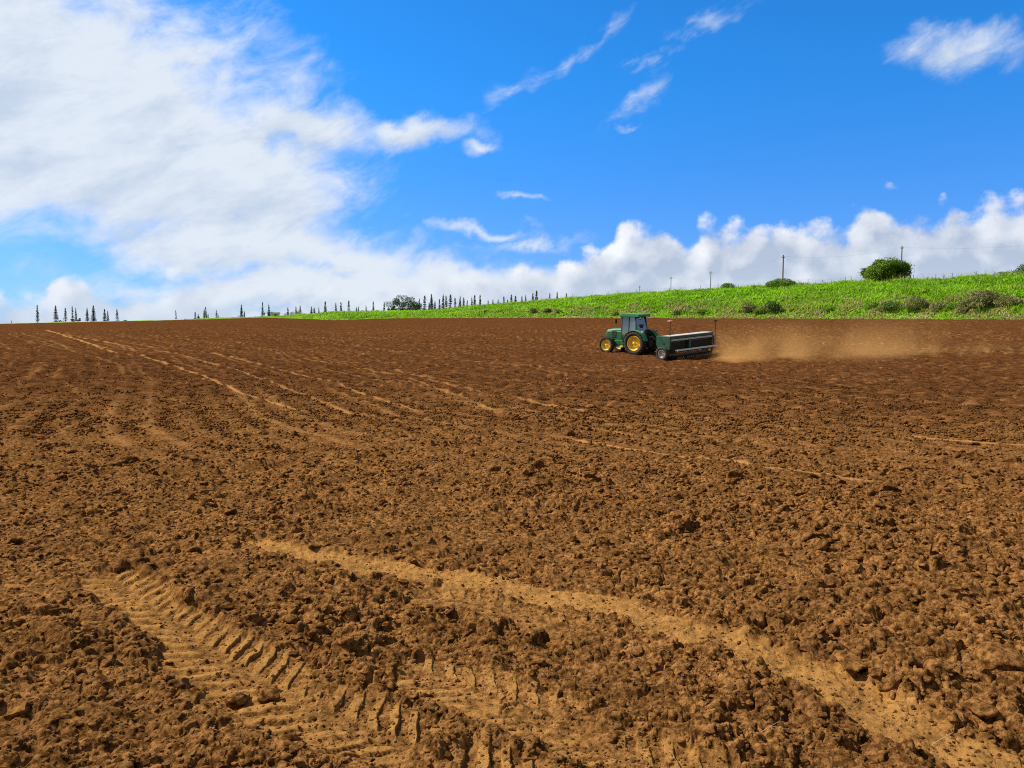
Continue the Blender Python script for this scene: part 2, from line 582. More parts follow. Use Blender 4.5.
def empty(name, loc=(0, 0, 0), rz=0.0):
    o = bpy.data.objects.new(name, None)
    o.empty_display_size = 0.3
    COL.objects.link(o)
    o.location = loc
    o.rotation_euler = (0, 0, rz)
    return o


def copy_tree(o, parent=None):
    c = o.copy()
    COL.objects.link(c)
    c.parent = parent
    for ch in list(o.children):
        copy_tree(ch, c)
    return c


# ------------------------------------------------------------------ numpy noise
def _hash(ix, iy, seed):
    h = (ix.astype(np.int64) * 374761393 + iy.astype(np.int64) * 668265263 + seed * 1274126177) & 0xffffffff
    h = ((h ^ (h >> 13)) * 1274126177) & 0xffffffff
    h = (h ^ (h >> 16)) & 0xffffffff
    h = (h * 2246822519) & 0xffffffff
    return ((h ^ (h >> 15)) & 0xffffff) / float(0x1000000)


def vnoise(x, y, lam, seed):
    x = x / lam
    y = y / lam
    ix = np.floor(x)
    iy = np.floor(y)
    fx = x - ix
    fy = y - iy
    ix = ix.astype(np.int64)
    iy = iy.astype(np.int64)

    def gr(a, b):
        th = _hash(ix + a, iy + b, seed) * 2 * np.pi
        return np.cos(th) * (fx - a) + np.sin(th) * (fy - b)
    u = fx * fx * fx * (fx * (fx * 6 - 15) + 10)
    v = fy * fy * fy * (fy * (fy * 6 - 15) + 10)
    return (gr(0, 0) * (1 - u) + gr(1, 0) * u) * (1 - v) + (gr(0, 1) * (1 - u) + gr(1, 1) * u) * v  # about -.7 .. .7


def worley(x, y, cell, seed):
    x = x / cell
    y = y / cell
    ix = np.floor(x).astype(np.int64)
    iy = np.floor(y).astype(np.int64)
    f1 = np.full(x.shape, 9.0)
    f2 = np.full(x.shape, 9.0)
    dx = np.zeros(x.shape)
    dy = np.zeros(x.shape)
    cx = np.zeros(x.shape, np.int64)
    cy = np.zeros(x.shape, np.int64)
    for a in (-1, 0, 1):
        for b in (-1, 0, 1):
            jx = ix + a
            jy = iy + b
            ex = jx + _hash(jx, jy, seed) - x
            ey = jy + _hash(jx, jy, seed + 7) - y
            d = np.sqrt(ex * ex + ey * ey)
            near = d < f1
            f2 = np.where(near, f1, np.minimum(f2, d))
            dx = np.where(near, ex, dx)
            dy = np.where(near, ey, dy)
            cx = np.where(near, jx, cx)
            cy = np.where(near, jy, cy)
            f1 = np.where(near, d, f1)
    return f1, f2, dx, dy, cx, cy


def sstep(a, b, x):
    t_ = np.clip((x - a) / (b - a), 0, 1)
    return t_ * t_ * (3 - 2 * t_)


# ------------------------------------------------------------------ the lie of the land
# by azimuth: distance and height of the field's far edge, of the bank's crest
_cols = [
    # px, edge y, edge distance, crest y (bare ground), crest distance
    (-120, 325.5, 260, 325.5, 275), (0, 323.8, 260, 323.6, 275), (60, 322.4, 250, 322.3, 265), (130, 321.0, 240, 321.0, 255),
    (190, 319.6, 230, 319.4, 246), (262, 317.4, 222, 316.8, 240), (300, 318.6, 212, 314.8, 234), (335, 320.0, 200, 313.0, 226), (372, 318.8, 194, 313.2, 222),
    (400, 318.2, 190, 313.4, 218), (430, 318.0, 184, 313.0, 213), (460, 317.8, 176, 309.8, 204), (490, 317.8, 168, 306.6, 197), (520, 317.8, 160, 304.8, 189),
    (600, 317.9, 148, 298.2, 177), (670, 318.0, 138, 294.0, 166), (760, 318.2, 126, 289.6, 153), (860, 318.6, 118, 285.0, 145),
    (960, 319.0, 112, 281.8, 138), (1024, 319.2, 108, 278.0, 134), (1150, 319.5, 104, 274.0, 130)]
AZ = np.array([pix_az(c[0]) for c in _cols])


def _zat(y, d, px=512):
    v = pix_dir(px, y)
    return CAM_Z + d * v.z / math.hypot(v.x, v.y)


E_D = np.array([c[2] for c in _cols], float)
E_Z = np.array([_zat(c[1], c[2], c[0]) for c in _cols])
T_D = np.array([c[4] for c in _cols], float)
T_Z = np.array([_zat(c[3], c[4], c[0]) for c in _cols])
M_AZ = np.array([pix_az(c) for c in (-100, 150, 400, 620, 1100)])
M_Z50 = np.array([0.25, 0.15, -0.35, -0.74, -0.65])


def edge_d(az_):
    e = np.interp(az_, AZ, E_D)
    # behind the camera the field simply goes on
    return np.where(np.abs(az_) > 1.25, 300, e)


def macro(x, y):
    x = np.asarray(x, float)
    y = np.asarray(y, float)
    d = np.hypot(x, y)
    a = np.arctan2(x, y)
    De = np.interp(a, AZ, E_D)
    Ze = np.interp(a, AZ, E_Z)
    Dt = np.interp(a, AZ, T_D)
    Zt = np.interp(a, AZ, T_Z)
    zm = np.interp(a, M_AZ, M_Z50)
    back = sstep(1.0, 1.6, np.abs(a))

    def prof(dd):
        z = np.where(dd < 20, zm * 0.35 * sstep(6, 20, dd), 0)
        z = np.where(dd >= 20, zm * (0.35 + 0.65 * np.clip((dd - 20) / 24, 0, 1)), z)
        z57 = zm + (Ze - zm) * 0.12
        z = np.where(dd >= 50, zm + (z57 - zm) * (dd - 50) / 7, z)
        z = np.where(dd >= 57, z57 + (Ze - z57) * (dd - 57) / (De - 57), z)
        return z
    zf = sum(prof(np.minimum(d, De) * k) for k in (0.95, 0.975, 1.0, 1.025, 1.05)) / 5
    zf = np.where(d > De * 0.95, prof(np.minimum(d, De)), zf)
    tb_ = np.clip((d - De) / (Dt - De), 0, 1)
    zb = (Zt - Ze) * (tb_ * (1.55 - 0.55 * tb_))
    zp = -sstep(0, 160, d - Dt) * 1.0
    z = zf + np.where(d > De, zb + zp, 0)
    return z * (1 - back)


def ground_at(px, py, dmax=400):
    """where the sight line of a picture point meets the land"""
    v = pix_dir(px, py)
    h = math.hypot(v.x, v.y)
    ts = np.concatenate([np.arange(1.5, 30, 0.02), np.arange(30, dmax, 0.2)])
    x = v.x / h * ts
    y = v.y / h * ts
    z = CAM_Z + v.z / h * ts
    below = np.nonzero(z < macro(x, y))[0]
    i = below[0] if len(below) else len(ts) - 1
    return float(x[i]), float(y[i])


def polar(px, D):
    a = pix_az(px)
    return D * math.sin(a), D * math.cos(a)


def zof(x, y):
    return float(macro(np.array([x]), np.array([y]))[0])


def smooth_poly(pts, n=6):
    P = [Vector(p) for p in pts]
    P = [P[0] * 2 - P[1]] + P + [P[-1] * 2 - P[-2]]
    o = []
    for i in range(1, len(P) - 2):
        for k in range(n):
            t_ = k / n
            a, b, c, d = P[i - 1], P[i], P[i + 1], P[i + 2]
            o.append(0.5 * ((2 * b) + (c - a) * t_ + (2 * a - 5 * b + 4 * c - d) * t_ ** 2 + (3 * b - a - 3 * c + d) * t_ ** 3))
    o.append(P[-2])
    return [(v.x, v.y) for v in o]


def poly_dist(x, y, poly):
    """lateral offset (signed) and arc length for points near a polyline"""
    best = np.full(x.shape, 1e9)
    lat = np.full(x.shape, 1e9)
    arc = np.zeros(x.shape)
    s0 = 0.0
    for (ax, ay), (bx, by) in zip(poly[:-1], poly[1:]):
        L = math.hypot(bx - ax, by - ay)
        ux, uy = (bx - ax) / L, (by - ay) / L
        rx, ry = x - ax, y - ay
        s = np.clip(rx * ux + ry * uy, 0, L)
        qx, qy = rx - s * ux, ry - s * uy
        d = np.hypot(qx, qy)
        n = d < best
        best = np.where(n, d, best)
        lat = np.where(n, rx * -uy + ry * ux, lat)
        arc = np.where(n, s0 + s, arc)
        s0 += L
    return best, np.sign(lat) * best, arc, s0


TRACKS = [  # picture points, half widths along it, strength, lug height, smoothness
    ([(246, 539), (300, 552), (360, 563), (430, 574), (500, 585), (560, 596), (620, 610), (680, 628), (740, 648), (800, 672), (850, 696), (900, 722), (960, 752), (1040, 795)], (0.09, 0.14, 0.15, 0.17, 0.18), .9, 0.004),
    ([(100, 574), (125, 592), (160, 615), (200, 643), (240, 670), (290, 698), (340, 722), (400, 747), (470, 780), (540, 812)], (0.19, 0.20, 0.21, 0.21), 0.95, 0.014),
    ([(395, 662), (440, 679), (485, 696), (530, 713), (585, 737), (650, 768), (720, 800)], (0.18, 0.21, 0.22), 0.9, 0.008),
    ([(400, 586), (450, 597), (500, 609), (550, 622), (600, 638)], (0.1, 0.17, 0.15), 0.65, 0.008),
]
TRACKW = [(smooth_poly([ground_at(*p) for p in tr]), hw, st, lug) for tr, hw, st, lug in TRACKS]

LINES = [  # pale seeding lines seen curving over the field
    ([(46, 330), (75, 339), (101, 348), (147, 358), (193, 373), (244, 394), (284, 407), (315, 415)], 1.0),
    ([(91, 340), (130, 347), (167, 353), (228, 368), (284, 388), (325, 404), (355, 414), (392, 420)], .8),
    ([(213, 353), (264, 366), (325, 381), (376, 399), (432, 414)], .75),
    ([(274, 353), (345, 366), (406, 378), (457, 396), (500, 412)], .6),
    ([(386, 368), (457, 386), (520, 399), (600, 414)], .6),
    ([(300, 341), (380, 350), (470, 361), (560, 372)], .35),
    ([(60, 334), (100, 341), (140, 352)], .5), ([(20, 333), (60, 345), (110, 362), (160, 384)], .3),
    ([(560, 437), (603, 446), (658, 454), (685, 458), (732, 463), (751, 467), (798, 472), (860, 480), (910, 489)], 1.5),
    ([(840, 430), (900, 436), (960, 441), (1024, 445), (1080, 450)], 1.3),
    ([(600, 380), (720, 388), (850, 398), (1024, 408), (1100, 414)], .3),
    ([(440, 373), (560, 385), (700, 399), (850, 414), (1024, 424), (1100, 428)], .3),
    ([(640, 415), (760, 425), (860, 437), (1024, 460), (1100, 470)], .3),
    ([(700, 372), (850, 380), (1024, 388), (1100, 392)], .25),
    ([(420, 392), (500, 412), (600, 430), (700, 447)], .35),
    ([(150, 392), (230, 418), (310, 440)], .25), ([(60, 380), (110, 412), (170, 440)], .2),
]
LINEW = [(smooth_poly([ground_at(*p) for p in l], 4), st) for l, st in LINES]


# seed rows: offset curves of one long pass that bends from the far left to the right
ROWW = smooth_poly([ground_at(*p) for p in [(60, 331), (130, 342), (213, 353), (264, 366), (325, 381), (380, 400), (440, 417), (560, 437), (732, 463), (910, 489), (1100, 512)]], 3)


def rows_at(x, y, d):
    b, lat, arc, L = poly_dist(x, y, ROWW)
    lat = lat + vnoise(x, y, 5, 131) * .15
    m_ = sstep(7, 12, d) * sstep(160, 90, d) * (.45 + .55 * sstep(-.3, .3, vnoise(x, y, 9, 132)))
    c_ = np.cos(lat * 2 * np.pi / .62) * .75 + np.cos(lat * 2 * np.pi / 2.48 + 1) * .3
    return c_ * m_


def tracks_at(x, y):
    mask = np.zeros(x.shape)
    soft = np.zeros(x.shape)
    lugs = np.zeros(x.shape)
    for k, (poly, hw, st, lug) in enumerate(TRACKW):
        pa = np.array(poly)
        sel = (x > pa[:, 0].min() - .8) & (x < pa[:, 0].max() + .8) & (y > pa[:, 1].min() - .8) & (y < pa[:, 1].max() + .8)
        xs, ys = x[sel], y[sel]
        if not len(xs): continue
        wx = xs + vnoise(xs, ys, .35, 91 + k) * .09 + vnoise(xs, ys, .11, 95 + k) * .05
        wy = ys + vnoise(xs, ys, .35, 92 + k) * .09 + vnoise(xs, ys, .11, 96 + k) * .05
        b, lat, arc, L = poly_dist(xs + (wx - xs) * .4, ys + (wy - ys) * .4, poly)
        be_ = poly_dist(wx, wy, poly)[0]
        hwid = np.interp(arc / L, np.linspace(0, 1, len(hw)), hw)
        endf = sstep(0, .15, arc) if k < 3 else sstep(0, .3, arc) * sstep(0, .4, L - arc)
        m_ = sstep(1.18, .80, be_ / hwid) * endf
        patch = 1.0 if k == 0 else sstep(-.42, .05, vnoise(xs, ys, .55, 61 + k) + .25 * vnoise(xs, ys, .17, 65 + k) + (.25 if k == 1 else .05))
        m_ = m_ * patch
        ph = np.where(lat > 0, (arc + np.abs(lat) * .8) / .118, (arc + np.abs(lat) * .8) / .118 + .5)
        lugp = sstep(-.1, .4, np.cos(ph * 2 * np.pi))
        lugp = lugp * sstep(.02, .06, b) * (0.6 + 0.8 * np.clip(vnoise(xs, ys, .3, 77) + .5, 0, 1))
        mask[sel] = np.maximum(mask[sel], m_ * st * ((.55 + .6 * np.clip(vnoise(xs, ys, .2, 49) * 1.4 + .5, 0, .75)) if k == 0 else (.25 + .75 * lugp)))
        soft[sel] = np.maximum(soft[sel], m_ * (0.86 if k == 0 else .88))
        lugs[sel] += m_ * (lugp * lug - .016 + .006 * vnoise(xs, ys, .03, 47) + .009 * vnoise(xs, ys, .075, 48))
        if k == 0:   # crushed wheel ripple
            lugs[sel] += m_ * (.009 * vnoise(xs, ys, .05, 41) + .012 * vnoise(xs, ys, .12, 43) + .02 * vnoise(xs, ys, .26, 42))
    return mask, soft, lugs


def lines_at(x, y):
    o = np.zeros(x.shape)
    for k, (poly, st) in enumerate(LINEW):
        pa = np.array(poly)
        sel = (x > pa[:, 0].min() - 1) & (x < pa[:, 0].max() + 1) & (y > pa[:, 1].min() - 1) & (y < pa[:, 1].max() + 1)
        xs, ys = x[sel], y[sel]
        if not len(xs): continue
        b, lat, arc, L = poly_dist(xs + vnoise(xs, ys, 1.2, 31) * .02, ys + vnoise(xs, ys, 1.2, 32) * .02, poly)
        dd = np.hypot(xs, ys)
        w_ = .04 + dd * .0017
        v_ = sstep(1.2, .3, b / w_) * sstep(0, 1.0, arc) * sstep(0, 1.0, L - arc)
        v_ *= sstep(-.75, -.2, vnoise(xs, ys, 2.2, 33 + k)) * sstep(-.9, -.3, vnoise(xs, ys, .35, 73 + k))
        o[sel] = np.maximum(o[sel], v_ * st)
    return o


def relief(x, y, d, step):
    """height of the soil surface over the smooth land; step = local grid spacing"""
    h = np.zeros(x.shape)
    rough = 1.0 + 0.35 * vnoise(x, y, 4.0, 3) + .5 * vnoise(x, y, 1.3, 4) + .15 * sstep(-1, 3, x) * sstep(14, 3, d)
    h += .055 * vnoise(x, y, 3.1, 1) + .035 * vnoise(x, y, 1.1, 2)
    # shallow passes of the harrow, running across the view and curving to the left
    h += .03 * vnoise(x * .12 + y * .08, (y - x * .25), 1.1, 5) * sstep(6, 14, d)
    for cell, amp, sd in ((.30, .032, 21), (.15, .030, 22), (.075, .013, 23), (.038, .006, 24), (.020, .003, 25)):
        sel = step < cell * .45
        if not sel.any(): continue
        xs, ys = x[sel], y[sel]
        wx = xs + vnoise(xs, ys, cell * .8, sd + 40) * cell * .55 + vnoise(xs, ys, cell * .3, sd + 41) * cell * .22
        wy = ys + vnoise(xs, ys, cell * .8, sd + 50) * cell * .55 + vnoise(xs, ys, cell * .3, sd + 51) * cell * .22
        f1, f2, dx, dy, cx, cy = worley(wx, wy, cell, sd)
        lift = _hash(cx, cy, sd + 9)
        tx = _hash(cx, cy, sd + 11) - .5
        ty = _hash(cx, cy, sd + 13) - .5
        plate = np.clip((f2 - f1) / .38, 0, 1)
        plate = np.sqrt(plate)
        hh = plate * (lift ** 1.6) * (1 + 1.5 * (tx * dx + ty * dy)) - .30 * (1 - np.clip((f2 - f1) / .16, 0, 1)) * lift
        fade = np.clip(1.5 - step[sel] / (cell * .30), 0, 1)
        h[sel] += amp * hh * fade * rough[sel]
    for lam, amp, sd in ((.34, .046, 61), (.17, .026, 62), (.085, .008, 63), (.042, .0035, 64)):
        sel = step < lam * .45
        if not sel.any(): continue
        fade = np.clip(1.5 - step[sel] / (lam * .32), 0, 1)
        h[sel] += amp * (np.abs(vnoise(x[sel] + .02 * np.sin(y[sel] * 40), y[sel] * 1.25, lam, sd)) * 1.9 - .4) * fade * rough[sel]
    for lam, amp, sd in ((.10, .012, 71), (.045, .008, 72), (.02, .0045, 73), (.010, .0022, 74)):
        sel = step < lam * .8
        if not sel.any(): continue
        fade = np.clip(1.6 - step[sel] / (lam * .5), 0, 1)
        h[sel] += amp * vnoise(x[sel], y[sel], lam, sd) * fade * rough[sel]
    # beyond the reach of single clods: lumps a few grid steps wide, each scale only where the grid can carry it
    for lam, sd in ((.09, 181), (.16, 182), (.28, 183), (.5, 184), (.9, 185), (1.6, 186), (2.8, 187)):
        u = np.log2(lam / (step * 1.9))
        wgt = np.clip(1 - np.abs(u) / 1.1, 0, 1) * sstep(6, 12, d)
        sel = wgt > 0
        if sel.any():
            a_ = vnoise(x[sel], y[sel], lam, sd)
            b_ = vnoise(x[sel], y[sel], lam * 6, sd + 20)
            h[sel] += wgt[sel] * min(.36 * lam, .20) * (a_ + .5 * np.abs(a_)) * (.75 + .9 * b_)
    return h


# ------------------------------------------------------------------ ground mesh: rings round the viewer's spot, finest close by
th_in = np.linspace(-R(38), R(38), 1560)
th_out = np.concatenate([-np.geomspace(R(38), R(180), 90)[1:][::-1], th_in, np.geomspace(R(38), R(180), 90)[1:-1]])
ds = [0.0, .5, 1.0, 1.4, 1.8, 2.1, 2.3, 2.45]
d_ = 2.5
while d_ < 3000:
    ds.append(d_)
    k_ = .0115 if d_ < 330 else .06
    d_ += min(max(d_ * d_ * .62 / (F * 1.65), .003), k_ * d_)
ds = np.array(ds)
NA, ND = len(th_out), len(ds)
TH, DD = np.meshgrid(th_out, ds)
X = (DD * np.sin(TH)).ravel()
Y = (DD * np.cos(TH)).ravel()
D = DD.ravel()
dth = np.abs(np.gradient(th_out))
dd_ = np.gradient(ds)
STEP = np.maximum(np.outer(dd_, np.ones(NA)), np.outer(ds, dth)).ravel()
STEP = np.minimum(STEP, 1e3)
A_ = np.arctan2(X, Y)
DE = edge_d(A_)
Zm = macro(X, Y)
infield = D < DE * .999
trk, soft, lugh = (np.zeros(X.shape) for _ in range(3))
near = D < 9
trk[near], soft[near], lugh[near] = tracks_at(X[near], Y[near])
lin = np.zeros(X.shape)
s_ = infield & (D < 260)
lin[s_] = lines_at(X[s_], Y[s_])
rel = np.zeros(X.shape)
rel[s_] = relief(X[s_], Y[s_], D[s_], STEP[s_])
row = np.zeros(X.shape)
speck = np.zeros(X.shape)
# lit and shaded grain of soil lumps put into the colour, finer near and coarser far
for lam, sd, lo, hi in ((.035, 501, 4, 14), (.10, 502, 8, 40), (.22, 503, 22, 120), (.5, 504, 60, 400)):
    w_ = (.55 if lam > .4 else 1.0) * sstep(lo, lo * 1.6, D) * sstep(hi, hi * .6, D) * infield
    k_ = w_ > 0
    speck[k_] += w_[k_] * vnoise(X[k_], Y[k_], lam, sd) * 1.15
speck *= .8 + .8 * vnoise(X, Y, 3.5, 505)
q_ = infield & (D < 165) & (D > 6.5)
row[q_] = rows_at(X[q_], Y[q_], D[q_])
rel += row * .012
lin = np.clip(lin * (.72 + .5 * sstep(-2, 2, X)) + .34 * np.clip(row, 0, 1) ** 3, 0, 1)
rel -= .015 * (np.clip(row, -1, 0) ** 2)
rel = rel * (1 - soft) * (1 - .7 * np.clip(lin * 1.3, 0, 1)) + lugh + lin * .010
bankh = .35 * vnoise(X, Y, 7, 301) + .2 * vnoise(X, Y, 2.6, 302)
fe = sstep(0, 8, D - DE)
Zg = Zm + np.where(infield, rel * sstep(0, 6, DE - D + 1), bankh * fe * (D < 500))
V = np.stack([X, Y, Zg], 1)
ia = np.arange(NA)
ib = (ia + 1) % NA
quads = []
for r in range(ND - 1):
    pass
rr = np.arange(1, ND - 1)[:, None]
Q = np.stack([rr * NA + ia, (rr + 1) * NA + ia, (rr + 1) * NA + ib, rr * NA + ib], -1).reshape(-1, 4)
# centre fan
TRI = np.stack([np.zeros(NA, int), NA + ia, NA + ib], -1)
Q = Q[:, ::-1]
TRI = TRI[:, ::-1]
fld = infield[Q].sum(1) >= 3


def sub(name, Qs, Ts, mat, attrs):
    idx = np.unique(np.concatenate([Qs.ravel(), Ts.ravel()]) if len(Ts) else Qs.ravel())
    mp = np.full(len(V), -1, np.int64)
    mp[idx] = np.arange(len(idx))
    Fs = [mp[Qs]] + ([mp[Ts]] if len(Ts) else [])
    return np_mesh(name, V[idx], Fs, mat, smooth=True, attrs={k: a[idx] for k, a in attrs.items()})


fo = sub('ploughed_field', Q[fld], TRI, M['soil'], {'track': trk, 'line': lin, 'speck': speck})
tag(fo, kind='structure')
bo = sub('grass_bank', Q[~fld], np.zeros((0, 3), int), M['bank'], {})
tag(bo, kind='structure')


def surf_z(x, y):
    x = np.atleast_1d(np.asarray(x, float))
    y = np.atleast_1d(np.asarray(y, float))
    d = np.hypot(x, y)
    tk, sf, lg = tracks_at(x, y)
    st = np.full(x.shape, .012) + d * .002
    return macro(x, y) + relief(x, y, d, st) * (1 - sf) + lg


# ------------------------------------------------------------------ loose clods
def ico(sub_):
    import bmesh
    bm = bmesh.new()
    bmesh.ops.create_icosphere(bm, subdivisions=sub_, radius=1)
    v = np.array([tuple(p.co) for p in bm.verts])
    f = np.array([[q.index for q in p.verts] for p in bm.faces])
    bm.free()
    return v, f


def clod_shape(base, seed):
    r_ = np.random.default_rng(seed)
    v = base.copy()
    # cut by random planes for an angular broken look, then roughen
    for _ in range(9):
        n = r_.normal(size=3)
        n /= np.linalg.norm(n)
        c_ = r_.uniform(.45, .85)
        dd = v @ n
        v = v - np.outer(np.maximum(dd - c_, 0) * .92, n)
    ph = r_.uniform(0, 6, (6, 3))
    fr_ = r_.normal(size=(6, 3)) * 3.2
    ns = sum(np.sin(v @ fr_[i] + ph[i, 0]) for i in range(6)) / 6
    v = v * (1 + .09 * ns[:, None])
    fr_ = r_.normal(size=(6, 3)) * 8
    ns = sum(np.sin(v @ fr_[i] + ph[i, 1]) for i in range(6)) / 6
    v = v * (1 + .06 * ns[:, None])
    v = v * np.array([1, r_.uniform(.6, .95), r_.uniform(.45, .75)])
    return v


b1, f1_ = ico(2)
b0, f0_ = ico(1)
b2, f2_ = ico(3)
b3, f3_ = ico(4)
shapes0 = [clod_shape(b0, 300 + i) for i in range(14)]
shapes1 = [clod_shape(b1, 100 + i) for i in range(14)]
shapes2 = [clod_shape(b2, 200 + i) for i in range(14)]


def scatter(n, dmin, dmax, smin, smax, pw, shapes, faces, seed):
    r_ = np.random.default_rng(seed)
    a = r_.uniform(-R(37), R(37), n)
    # even density over the picture rather than over the ground
    u = r_.uniform(0, 1, n)
    d = 1 / (1 / dmin + u * (1 / dmax - 1 / dmin))
    x, y = d * np.sin(a), d * np.cos(a)
    s = smin * (smax / smin) ** (r_.uniform(0, 1, n) ** pw)
    s = s * (1 + .5 * vnoise(x, y, 1.6, 7) + .25 * sstep(-.5, 2, x)) * np.clip(d / 4.5, .85, 2.2) ** .8
    tk, sf, lg = tracks_at(x, y)
    dens = vnoise(x, y, .8, 17) * .7 + vnoise(x, y, .25, 18) * .6 + .15 * sstep(0, 4, x)
    ln_ = lines_at(x, y)
    keep = (ln_ < .25) & (sf < .35) & (dens > r_.uniform(-.75, .55, n)) | ((sf >= .35) & (s < .016) & (r_.uniform(0, 1, n) < .3))
    x, y, s, d = x[keep], y[keep], s[keep], d[keep]
    z = surf_z(x, y)
    Vs, Fs, off_ = [], [], 0
    k = r_.integers(0, len(shapes), len(x))
    for j, sh in enumerate(shapes):
        m_ = np.nonzero(k == j)[0]
        if not len(m_): continue
        al = r_.uniform(0, 2 * np.pi, len(m_))
        be = r_.normal(0, .45, len(m_))
        ca, sa, cb, sb = np.cos(al), np.sin(al), np.cos(be), np.sin(be)
        X_ = sh[None, :, 0] * cb[:, None] + sh[None, :, 2] * sb[:, None]
        Z_ = -sh[None, :, 0] * sb[:, None] + sh[None, :, 2] * cb[:, None]
        Y_ = np.repeat(sh[None, :, 1], len(m_), 0)
        X2 = X_ * ca[:, None] - Y_ * sa[:, None]
        Y2 = X_ * sa[:, None] + Y_ * ca[:, None]
        ss = s[m_][:, None]
        vv = np.stack([X2 * ss + x[m_][:, None], Y2 * ss + y[m_][:, None], Z_ * ss + (z[m_] - s[m_] * .05)[:, None]], -1)
        nv = sh.shape[0]
        Vs.append(vv.reshape(-1, 3))
        Fs.append((faces[None] + (np.arange(len(m_)) * nv)[:, None, None] + off_).reshape(-1, 3))
        off_ += nv * len(m_)
    return np.concatenate(Vs), np.concatenate(Fs), off_


parts = [scatter(5200, 2.55, 10, .012, .048, 2.0, shapes2, f2_, 1),
         scatter(68000, 2.55, 13, .0045, .019, 1.5, shapes1, f1_, 2),
         scatter(52000, 6, 48, .006, .021, 2.2, shapes1, f1_, 3),
         scatter(2800, 2.6, 16, .024, .058, 2.4, shapes2, f2_, 4),
         scatter(110000, 13, 110, .007, .024, 1.8, shapes0, f0_, 5)]
Vc, Fc, o_ = [], [], 0
for v_, f_, n_ in parts:
    Vc.append(v_)
    Fc.append(f_ + o_)
    o_ += n_
cl = np_mesh('soil_clods', np.concatenate(Vc), [np.concatenate(Fc)], M['clod'], smooth=False)
tag(cl, 'loose broken clods of brown soil strewn over the whole tilled field', 'soil clods', kind='stuff')

BIG = [  # px, py, size, label
    (985, 714, .085, 'big dark-sided soil clod near the right end of the smooth tyre track'),
    (848, 672, .10, 'flat tan-topped clod just above the smooth tyre track at right'),
    (1000, 668, .14, 'largest cracked slab of earth at the right edge of the field'),
    (270, 697, .055, 'dark upright clod in the left lugged tyre print'),
    (182, 690, .070, 'dark crumbly clod left of the lugged tyre print'),
    (236, 702, .060, 'dark hollow-sided clod low beside the left lugged print'),
    (302, 601, .065, 'dark clod between the left print and the smooth track'),
    (288, 741, .045, 'small rounded pale clod near the bottom left'),
    (560, 578, .05, 'dark clod on the upper rim of the smooth track'),
    (590, 482, .075, 'lone dark clod standing out in the middle of the field'),
    (297, 527, .075, 'dark clod above the start of the smooth track'),
    (937, 685, .075, 'flat pale clod beyond the smooth track at lower right'),
    (22, 712, .060, 'chunky clod at the far lower left corner'),
    (680, 606, .055, 'clod sitting just above the smooth track\'s bend'),
]
for i, (px, py, s, lab) in enumerate(BIG):
    x, y = ground_at(px, py)
    v = clod_shape(b3, 400 + i) * s
    for lam_, am_ in ((.05, .010), (.02, .004)):
        nn = vnoise(v[:, 0] + v[:, 2] * 1.7 + i, v[:, 1] - v[:, 2], lam_, 5)
        v = v * (1 + (am_ * nn / s)[:, None] * 1.6)
    a = random.uniform(0, 6)
    v = v @ np.array([[math.cos(a), -math.sin(a), 0], [math.sin(a), math.cos(a), 0], [0, 0, 1]])
    o = np_mesh('soil_clod', v, [f3_], M['clod'], smooth=True)
    o.location = (x, y, float(surf_z(x, y)[0]) + s * .12)
    tag(o, lab, 'soil clod', 'large soil clods in the foreground')

STRAW = [(632, 655, 'thin forked dry stem below the smooth track'), (660, 690, 'short dry stem lying near the bottom centre'),
         (855, 716, 'upright thin dry stem below the smooth track at right'), (898, 733, 'bent pale stem with crooked side twigs on the track edge'),
         (960, 678, 'pale dry stem sticking up among clods at the right'), (772, 738, 'curled dry stem low in the foreground right of centre'),
         (366, 643, 'tiny upright straw behind a flat clod left of centre'), (945, 742, 'dry straw lying flat on the smooth track')]
for i, (px, py, lab) in enumerate(STRAW):
    x, y = ground_at(px, py)
    z = float(surf_z(x, y)[0])
    rt = empty('dry_stem', (x, y, z - .004))
    tag(rt, lab, 'dry stem', 'dry stems in the soil')
    h = .085 if i % 2 == 0 else .06
    lean = random.uniform(-.05, .05)
    mb = MB()
    pts_ = [(0, 0, 0), (lean * .3, .005, h * .4), (lean, .01, h * .8), (lean * 1.5, .02, h)]
    if i in (1, 7, 5): pts_ = [(-.05, 0, .01), (0, .015, .03), (.05, .005, .025), (.09, .02, .012)]
    mb.tube(pts_, [.0011, .0010, .0008, .0004], 5)
    mb.build('stem', M['straw'], rt)
    tw = MB().tube([pts_[1], (pts_[1][0] + .03, 0, pts_[1][2] + .03), (pts_[1][0] + .04, .01, pts_[1][2] + .06)], [.0007, .0006, .0003], 4)
    tw.build('side_twig', M['straw'], rt)

# ------------------------------------------------------------------ tractor
def place(o, x, y, rz, sink=0.0):
    """stand a thing on the sloping land, heading rz"""
    e = .9
    zc = zof(x, y)
    gx = (zof(x + e, y) - zof(x - e, y)) / (2 * e)
    gy = (zof(x, y + e) - zof(x, y - e)) / (2 * e)
    n = Vector((-gx, -gy, 1)).normalized()
    f = Vector((math.cos(rz), math.sin(rz), 0))
    f = (f - n * f.dot(n)).normalized()
    l_ = n.cross(f)
    Mx = Matrix((f, l_, n)).transposed().to_4x4()
    Mx.translation = (x, y, zc - sink)
    o.matrix_world = Mx


